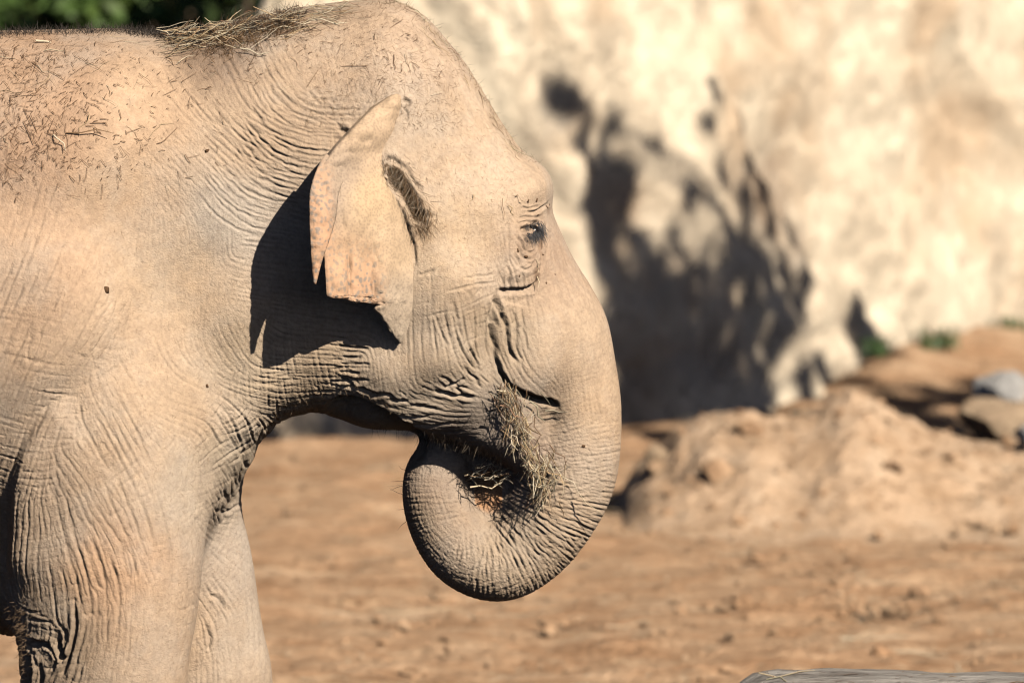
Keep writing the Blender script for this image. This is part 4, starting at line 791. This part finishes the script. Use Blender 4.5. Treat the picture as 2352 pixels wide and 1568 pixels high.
yy += .006*np.exp(-((PX-775-.1*(PY-450))/12)**2)*smooth01((PY-380)/60)*(1-smooth01((PY-560)/60))
RC = catmull([(915, 232), (872, 258), (828, 305), (786, 350), (758, 392), (742, 430)], 10); rd_, rt_, rs_ = seg_dist(PX, PY, RC)
upper = 1-smooth01((PY-400)/60)
yy -= upper*.013*np.exp(-(rd_/np.interp(rt_, [0, 1], [14, 30]))**2)*smooth01(rt_/.1+.3)
yy += upper*.020*smooth01(1-(PX-Lx[:, None])/11)**2+(1-upper)*.004*smooth01(1-(PX-Lx[:, None])/6)      # rim rolls back
yy += (1-smooth01((PY-330)/60))*.030*smooth01((uu[None]-.55)/.45)
yy += .0022*np.sin(PY/5.5+2*fbm(PX, PY, 1/40, 61, 2))*np.exp(-(rd_/30)**2)*upper
def toW(px, py, y): d = CD+y; return np.stack([(px-CX)*d/FV, y, HC-(py-YH)*d/FV], -1)
PYj = PY+np.where((PY > 672), 2.0*vnoise(PX, PY, 1/9, 8), 0)
sheet = toW(PX, PYj, yy)
E = catmull([(930, 214), (905, 217), (882, 227), (850, 250), (800, 298), (760, 340), (735, 375), (716, 425), (711, 470), (713, 540), (717, 600), (722, 650)], 10)
I_ = catmull([(942, 234), (938, 256), (919, 276), (890, 302), (852, 342), (815, 384), (788, 416), (776, 445), (769, 500), (755, 548), (738, 597), (723, 652)], 10)
E, I_ = E[54:], I_[54:]; n_s = len(E); NF = 20; uf = np.linspace(0, 1, NF)
FX = E[:, :1]+(I_[:, :1]-E[:, :1])*uf; FY = E[:, 1:]+(I_[:, 1:]-E[:, 1:])*uf
def ysheet(px, py):
    r = np.interp(py, rows, np.arange(len(rows))); Rr_ = np.interp(py, rows, Rx); sl_ = np.interp(py, rows, slope); d_ = np.maximum(Rr_-px, 0)*UNIT
    return np.interp(py, rows, yf)-sl_*d_*(1-.25*d_/.2)
sF = np.linspace(0, 1, n_s)[:, None]
fl = ysheet(FX, FY)-.005-(.017*np.sin(math.pi*np.clip(uf*.92+.04, 0, 1))**.8)[None]*np.interp(sF, [0, .3, .6, 1], [.8, 1., .9, .2])+.018*(1-smooth01(sF/.22))
fl += .014*smooth01((uf-.35)/.65)[None]*(1-smooth01((sF-.08)/.2))            # inner rim runs back into the sheet along the roll
fl += .003*fbm(FX, FY, 1/14, 58, 3)+.0016*np.sin(sF*150+3*fbm(FX, FY, 1/30, 59, 2))+.010*np.exp(-((uf[None]-.5)/.13)**2)*np.exp(-((sF-.30)/.09)**2)
flap = toW(FX, FY, fl)
n0 = sheet.shape[0]*NU
eco = np.vstack([sheet.reshape(-1, 3), flap.reshape(-1, 3)]); efa = np.vstack([grid_faces(sheet.shape[0], NU), grid_faces(n_s, NF)+n0])
et = mesh_np('ear', eco, efa, M['ear'])
evx = np.concatenate([PX.ravel(), FX.ravel()]); evy = np.concatenate([PY.ravel(), FY.ravel()])
ec = shepard(evx, evy, [(850, 300, .45, .33, .225), (920, 230, .46, .335, .225), (900, 320, .47, .34, .23), (780, 400, .38, .29, .215), (740, 450, .34, .26, .20), (850, 450, .47, .34, .215), (900, 560, .47, .345, .23), (900, 700, .42, .33, .245), (910, 760, .41, .33, .25), (800, 600, .45, .31, .20), (730, 600, .40, .27, .18)], 4, 30)
set_col(et, 'skin', ec)
pk = np.clip(smooth01((evy-520)/140)*smooth01((905-evx)/60)*.95+smooth01((775-evx)/30)*smooth01((evy-330)/120)*.9, 0, 1)
pk[evy > 700] *= .25
a_ = et.data.attributes.new('pink', 'FLOAT', 'POINT'); a_.data.foreach_set('value', pk.astype(np.float32))
sm = et.modifiers.new('s', 'SOLIDIFY'); sm.thickness = .0065; sm.offset = 0
dg = bpy.context.evaluated_depsgraph_get(); dg.update(); eme = bpy.data.meshes.new_from_object(et.evaluated_get(dg)); bpy.data.objects.remove(et)
ear = bpy.data.objects.new('ear', eme); link(ear); PARTS = [body, ear]
fe = ear.copy(); fe.name = 'ear'; fe.scale = (1, -1, 1); link(fe); PARTS.append(fe)      # the far ear, mirrored
TL.append(('ear', round(time.time()-T0,1)))
# ------------------------------------------------------------------ hair
def strands(name, roots, dirs, lens, width, mat, bend=.3, seed=1):
    r = np.random.default_rng(seed); n = len(roots); roots = np.asarray(roots, float); dirs = np.asarray(dirs, float); dirs /= np.linalg.norm(dirs, axis=1)[:, None]+1e-9
    L = np.asarray(lens, float)[:, None]; side = np.cross(dirs, np.array((0, 1., 0))+.5*r.normal(size=(n, 3))); side /= np.linalg.norm(side, axis=1)[:, None]+1e-9; side *= width
    bd = r.normal(size=(n, 3))*bend; m1 = roots+dirs*L*.5+bd*L*.12; m2 = roots+dirs*L+bd*L*.5
    q_ = np.stack([roots-side*.5, roots+side*.5, m1+side*.45, m1-side*.45, m2+side*.12, m2-side*.12], 1).reshape(-1, 3)
    b = np.arange(n)[:, None]*6; f = np.vstack([b+np.array((0, 1, 2, 3)), b+np.array((3, 2, 4, 5))])
    o = mesh_np(name, q_, f, mat, False); o['kind'] = 'stuff'; PARTS.append(o); return o
def roots_in(n, fn, r):
    out = []
    for _ in range(n*3):
        vx_, vy_ = fn(); p, nn = surf(vx_, vy_)
        if p is not None: out.append((p, nn))
        if len(out) >= n: break
    return out
hr = random.Random(11)
def scatter_hair(name, n, fn, dfn, lfn, width, mat, seed, bend=.4):
    R = roots_in(n, fn, hr); strands(name, [p[:] for p, nn in R], [(Vector(dfn(nn)))[:] for p, nn in R], [lfn() for _ in R], width, mat, bend, seed)
def along(P, spread):
    C = catmull(P, 8)
    def f():
        c = C[hr.randrange(len(C))]; return c[0]+hr.gauss(0, spread), c[1]+hr.gauss(0, spread)
    return f
j = lambda s: Vector((hr.gauss(0, s), hr.gauss(0, s), hr.gauss(0, s)))
scatter_hair('ear_hair', 620, along([(890, 374), (915, 415), (940, 452), (958, 490), (974, 520)], 15), lambda n: n*.5+j(.35)+Vector((.25, 0, -.8)), lambda: hr.uniform(.010, .040), .0009, M['hair_brown'], 2)
scatter_hair('ear_hair', 260, along([(900, 385), (920, 418), (945, 455), (965, 500)], 14), lambda n: n*.6+j(.4)+Vector((-.2, 0, -.5)), lambda: hr.uniform(.02, .045), .0010, M['hair_pale'], 3)
scatter_hair('eyelash', 320, along([(1212, 529), (1226, 522), (1242, 517)], 5.5), lambda n: Vector((.25, -.5, -.95))+j(.22), lambda: hr.uniform(.020, .045), .0010, M['hair_lash'], 4, .25)
scatter_hair('chin_hair', 420, along([(860, 988), (960, 1000), (1040, 1012), (1100, 1034), (1150, 1058)], 6), lambda n: n*.5+Vector((-.15, 0, -1))+j(.25), lambda: hr.uniform(.008, .026), .0006, M['hair_dark'], 5)
scatter_hair('chin_hair', 25, along([(1000, 1005), (1050, 1014), (1100, 1032)], 7), lambda n: n*.5+Vector((-.15, 0, -1))+j(.25), lambda: hr.uniform(.015, .035), .0008, M['hair_pale'], 6)
scatter_hair('neck_hair', 1300, along([(470, 92), (520, 90), (570, 80), (630, 66), (690, 50)], 18), lambda n: n*.4+j(.6)+Vector((.1, 0, -.1)), lambda: hr.uniform(.012, .04), .0010, M['hair_brown'], 17)
scatter_hair('neck_hair', 1500, along([(395, 86), (440, 84), (500, 78), (560, 66), (620, 56), (680, 42)], 13), lambda n: n*.6+j(.5)+Vector((.1, 0, .1)), lambda: hr.uniform(.010, .028), .0011, M['hair_dark'], 7)
scatter_hair('back_hair', 1500, along([(0, 78), (150, 74), (270, 71), (350, 80), (400, 84)], 5), lambda n: n*.7+j(.5)+Vector((0, 0, .3)), lambda: hr.uniform(.008, .024), .0008, M['hair_dark'], 8)
scatter_hair('head_hair', 2200, lambda: (hr.uniform(700, 1060), hr.uniform(10, 300)), lambda n: n*.35+j(.5)+Vector((.1, 0, -.4)), lambda: hr.uniform(.008, .020), .0006, M['hair_tan'], 9)
scatter_hair('head_hair', 170, along([(860, 2), (940, 16), (1005, 70), (1060, 135), (1120, 230), (1180, 325), (1240, 378)], 8), lambda n: n*.8+j(.4), lambda: hr.uniform(.008, .02), .0007, M['hair_brown'], 10)
scatter_hair('leg_hair', 260, along([(40, 1400), (52, 1460), (58, 1530)], 9), lambda n: Vector((-.8, -.2, -.2))+j(.4), lambda: hr.uniform(.008, .022), .0005, M['hair_tan'], 12)
scatter_hair('body_hair', 4200, lambda: (hr.uniform(0, 900), hr.uniform(90, 1560)), lambda n: n*.25+j(.5)+Vector((-.1, 0, -.5)), lambda: hr.uniform(.005, .014), .0005, M['hair_tan'], 18)
scatter_hair('cheek_hair', 1200, lambda: (hr.uniform(950, 1180), hr.uniform(250, 650)), lambda n: n*.25+j(.45)+Vector((.1, 0, -.5)), lambda: hr.uniform(.006, .016), .0005, M['hair_tan'], 13)
# trunk bristles
scatter_hair('trunk_bristle', 11, along([(926, 1080), (924, 1140), (930, 1200), (945, 1250)], 4), lambda n: n*.5+Vector((-.7, -.2, -.05))+j(.25), lambda: hr.uniform(.02, .06), .0011, M['hair_dark'], 14)
# eye: a dark ball in the slit
p, nn = surf(1226, 521)
ev = IV4*.016; eye = mesh_np('eye', ev, IF4, NT('eye_dark', .15, .5).out((.01, .008, .006))); eye.location = p-nn*.012; PARTS.append(eye)
# dirt flakes and moles, each a flattened lump
md_ = mat_plain('dirt_flake', (.10, .055, .028), .9)
for i, (a, b, s) in enumerate([(244, 665, 10), (476, 886, 5), (475, 347, 6), (1213, 461, 5), (1233, 460, 6), (1236, 494, 4), (1190, 575, 5), (1208, 590, 6), (1256, 475, 5), (1262, 470, 4), (1248, 585, 3), (1193, 634, 3), (1340, 1023, 6), (1255, 650, 3), (885, 410, 4), (856, 383, 4), (855, 395, 4), (858, 406, 3), (947, 610, 5), (1275, 630, 2.5)]):
    p, nn = surf(a, b)
    if p is None: continue
    o = mesh_np('dirt_flake', IV1*np.array((1, .75, .28))*s*UNIT*(1+.25*np.random.default_rng(i).normal(size=(len(IV1), 1))), IF1, md_, True)
    o.location = p; o.rotation_euler = (nn.to_track_quat('Z', 'Y') @ Euler((0, 0, hr.uniform(0, 6))).to_quaternion()).to_euler(); PARTS.append(o)
TL.append(('hair', round(time.time()-T0,1)))
for o in PARTS:
    pa = eye if o.name.startswith('eyelash') else ear if o.name.startswith('ear_hair') else ele
    o.parent = pa; o.matrix_parent_inverse = Matrix.Translation(-Vector(pa.location)) if pa is not ear else Matrix()
# ================================================================== hay
sr = random.Random(21)
def lay(vx_, vy_, ang, ln, th=1.0, mk='straw', lift=.004, parent=None, tilt=.15):
    p, nn = surf(vx_, vy_)
    if p is None: return None
    d = Vector((math.cos(ang), 0, -math.sin(ang))); d = (d-nn*d.dot(nn)).normalized()+nn*sr.gauss(0, tilt)
    return straw(p+nn*lift, d, ln, th, mk, 'straw', parent, sr)
def V3(a, b, y): return W3(a, b, y)
def stalk(a, b, ya, yb, th, mk, parent):
    p, q_ = W3(*a, ya), W3(*b, yb); return straw((p+q_)/2, q_-p, (q_-p).length, th, mk, 'straw', parent, sr)
def ysf(a, b, dflt=-.1):
    p, _ = surf(a, b); return p.y if p is not None else dflt
# mouthful
mh0 = W3(1190, 960, -.15); mhay = tag(empty('hay_bunch', tuple(mh0)), 'bunch of dry hay hanging out of the elephant mouth over its trunk', 'hay')
Cp = catmull([(1158, 903), (1178, 935), (1190, 975), (1200, 1010), (1222, 1050), (1246, 1085), (1250, 1115), (1238, 1150)], 12)
for i in range(285):
    k_ = min(int(sr.random()**1.05*len(Cp)), len(Cp)-2); c = Cp[k_]; tg = Cp[k_+1]-Cp[k_]; base = math.atan2(tg[1], tg[0]); wd_ = np.interp(k_/len(Cp), [0, .15, .5, .8, 1], [10, 17, 17, 20, 10])
    a = c[0]+sr.gauss(0, wd_), c[1]+sr.gauss(0, wd_*.6); th = base+sr.gauss(0, .5); ln = sr.uniform(22, 80)
    y0 = ysf(*a)-.006-abs(sr.gauss(0, .034)); dy = sr.gauss(0, .012)
    e1 = (a[0]-math.cos(th)*ln/2, a[1]-math.sin(th)*ln/2); e2 = (a[0]+math.cos(th)*ln/2, a[1]+math.sin(th)*ln/2)
    stalk(e1, e2, y0+dy, y0-dy, sr.uniform(.4, 1.1), sr.choice(['straw', 'straw', 'straw_pale', 'straw_pale', 'straw_dark']), mhay)
for a, b, th, mk in [((1252, 944), (1304, 949), 2.2, 'straw_pale'), ((1276, 1072), (1330, 1132), 1.0, 'straw_pale'), ((1330, 1132), (1388, 1190), .9, 'straw_pale'), ((1300, 1085), (1284, 1150), .9, 'straw_pale'), ((1284, 1150), (1296, 1190), .8, 'straw'), ((1204, 1012), (1206, 1060), 1.2, 'straw_pale'), ((1206, 1056), (1186, 1092), 1.0, 'straw_pale'), ((1234, 1070), (1240, 1162), 1.0, 'straw_pale'),
      ((1160, 912), (1186, 898), 1.4, 'straw_pale'), ((1150, 920), (1184, 902), 1.4, 'straw_pale'), ((1262, 1020), (1300, 1070), 1.8, 'straw_dark'), ((1298, 1066), (1290, 1100), .8, 'straw'), ((1216, 920), (1250, 968), 1.6, 'straw'), ((1170, 985), (1150, 1035), .7, 'straw_dark'), ((1210, 1090), (1232, 1150), .9, 'straw'), ((1250, 1080), (1310, 1070), .8, 'straw_pale'), ((1310, 1070), (1262, 1110), .8, 'straw_pale'), ((1240, 900), (1265, 930), .8, 'straw')]:
    stalk(a, b, ysf(*a)-.03, ysf(*b)-.02, th, mk, mhay)
# wad in the trunk tip
th0 = W3(1120, 1110, .05); thay = tag(empty('hay_wad', tuple(th0)), 'small wad of hay gripped by the curled trunk tip', 'hay')
for i in range(55):
    a = (sr.uniform(1080, 1165), sr.gauss(1090, 7)); th = sr.gauss(-.2, .4); ln = sr.uniform(16, 50); y0 = sr.uniform(-.11, -.03)
    stalk((a[0]-math.cos(th)*ln/2, a[1]-math.sin(th)*ln/2), (a[0]+math.cos(th)*ln/2, a[1]+math.sin(th)*ln/2), y0+sr.gauss(0, .01), y0, sr.uniform(.6, 1.2), sr.choice(['straw', 'straw_pale', 'straw_pale', 'straw_dark']), thay)
stalk((1080, 1118), (1150, 1104), -.11, -.112, 1.8, 'straw_pale', thay); stalk((1148, 1104), (1178, 1109), -.112, -.112, 1.3, 'straw_pale', thay)
# nest of hay on the nape
np0 = surf(560, 62)[0]; nhay = tag(empty('hay_tuft', tuple(np0)), 'matted tuft of dry hay on the nape of the elephant', 'hay')
Cn = catmull([(400, 74), (440, 72), (500, 62), (560, 52), (640, 36), (720, 22), (800, 10)], 14)
for i in range(270):
    c = Cn[int(sr.random()**1.1*(len(Cn)-1))]; a = (c[0]+sr.gauss(0, 14), c[1]+abs(sr.gauss(0, 24))+3)
    lay(*a, sr.choice([0, 0, math.pi])+sr.gauss(-.25, .5), sr.uniform(.025, .10), sr.uniform(.2, .8), sr.choice(['straw', 'straw_pale', 'straw', 'straw_pale', 'straw_dark']), .006+abs(sr.gauss(0, .009)), nhay, .3)
# flakes down the forehead
fp = surf(1090, 190)[0]; fhay = tag(empty('hay_flakes', tuple(fp)), 'thin trail of hay flakes down the forehead ridge of the elephant', 'hay')
Cf = catmull([(905, 8), (960, 30), (1000, 68), (1030, 105), (1060, 142), (1095, 195), (1125, 245), (1150, 290), (1180, 330), (1205, 358)], 12)
for i in range(95):
    c = Cf[sr.randrange(len(Cf))]; off_ = abs(sr.gauss(0, 14))+3; a = (c[0]-off_*.85, c[1]+off_*.5)
    lay(*a, 1.0+sr.gauss(0, .45), sr.uniform(.012, .05), sr.uniform(.15, .5), sr.choice(['straw', 'straw_pale', 'straw', 'straw_dark']), .004+abs(sr.gauss(0, .003)), fhay, .2)
# single pieces
for (a, ang, ln, th, mk, lb) in [((124, 98), -.17, .085, 2.4, 'straw_pale', 'thick pale stalk lying along the back ridge'), ((126, 120), .2, .05, 1.6, 'straw_pale', 'short pale stalk just below the thick one on the back ridge'), ((137, 330), .95, .05, 2.6, 'straw_pale', 'stout pale twig on the shoulder, pointing down beside the long bent twig'), ((205, 308), .02, .105, 1.5, 'straw_dark', 'long bent brown twig stuck to the shoulder')]:
    o = lay(*a, ang, ln, th, mk, .006, None, .03)
    if o: tag(o, lb, 'straw')
for i in range(90):
    a = (sr.uniform(-5, 420), 78+abs(sr.gauss(0, 190))) if i < 70 else (sr.uniform(420, 1000), sr.uniform(30, 240))
    o = lay(*a, sr.choice([1.2, 1.4, .2, 2.2])+sr.gauss(0, .5), sr.uniform(.018, .065), sr.uniform(.12, .5), sr.choice(['straw', 'straw_dark', 'straw_dark', 'straw_pale']), .003, None, .12)
    if o: tag(o, 'small dry straw piece stuck to the dusty skin of back or head', 'straw', 'straw stuck to the skin')
for a, ang, ln, mk in [((1083, 460), 2.0, .03, 'straw'), ((1154, 480), 1.5, .05, 'straw_dark'), ((1172, 483), .9, .03, 'straw'), ((1190, 452), .1, .02, 'straw_dark'), ((1230, 640), 2.4, .045, 'straw_pale'), ((1236, 612), 1.1, .04, 'straw_pale')]:
    o = lay(*a, ang, ln, .8, mk, .003, None, .05)
    if o: tag(o, 'thin straw stuck to the skin around the eye', 'straw', 'straw by the eye')
# chaff: tiny bits nobody could count
P_, F_, k_ = [], [], 0; cg = np.random.default_rng(33)
for i in range(1250):
    if i < 900: a = (abs(cg.normal(0, 130))-5+(cg.random() < .25)*cg.uniform(0, 330), 80+cg.uniform(0, 1)**1.3*300+abs(cg.normal(0, 40)))
    elif i < 1030: a = (cg.uniform(700, 1020), cg.uniform(10, 190))
    else: a = (cg.uniform(380, 720), 70+abs(cg.normal(0, 50)))
    p, nn = surf(*a)
    if p is None: continue
    p = np.array(p+nn*.0015); n_ = np.array(nn); d = cg.normal(size=3)+np.array((0, 0, -.6)); d -= n_*d.dot(n_); d /= np.linalg.norm(d); s = np.cross(d, n_); l_ = .005*math.exp(cg.normal(0, .7)); w_ = .0004+.0005*cg.random()**2
    mid = p+n_*.003+s*cg.normal(0, .001); P_ += [p-d*l_-s*w_, p-d*l_+s*w_, mid+s*w_, mid-s*w_, p+d*l_+s*w_+n_*.002, p+d*l_-s*w_+n_*.002]; F_ += [(k_, k_+1, k_+2, k_+3), (k_+3, k_+2, k_+4, k_+5)]; k_ += 6
tag(mesh_np('chaff', np.array(P_), np.array(F_), mat_plain('chaff_brown', (.14, .08, .045), .8), False), 'fine dark chaff sprinkled over the dusty back and crown of the elephant', 'chaff', kind='stuff')
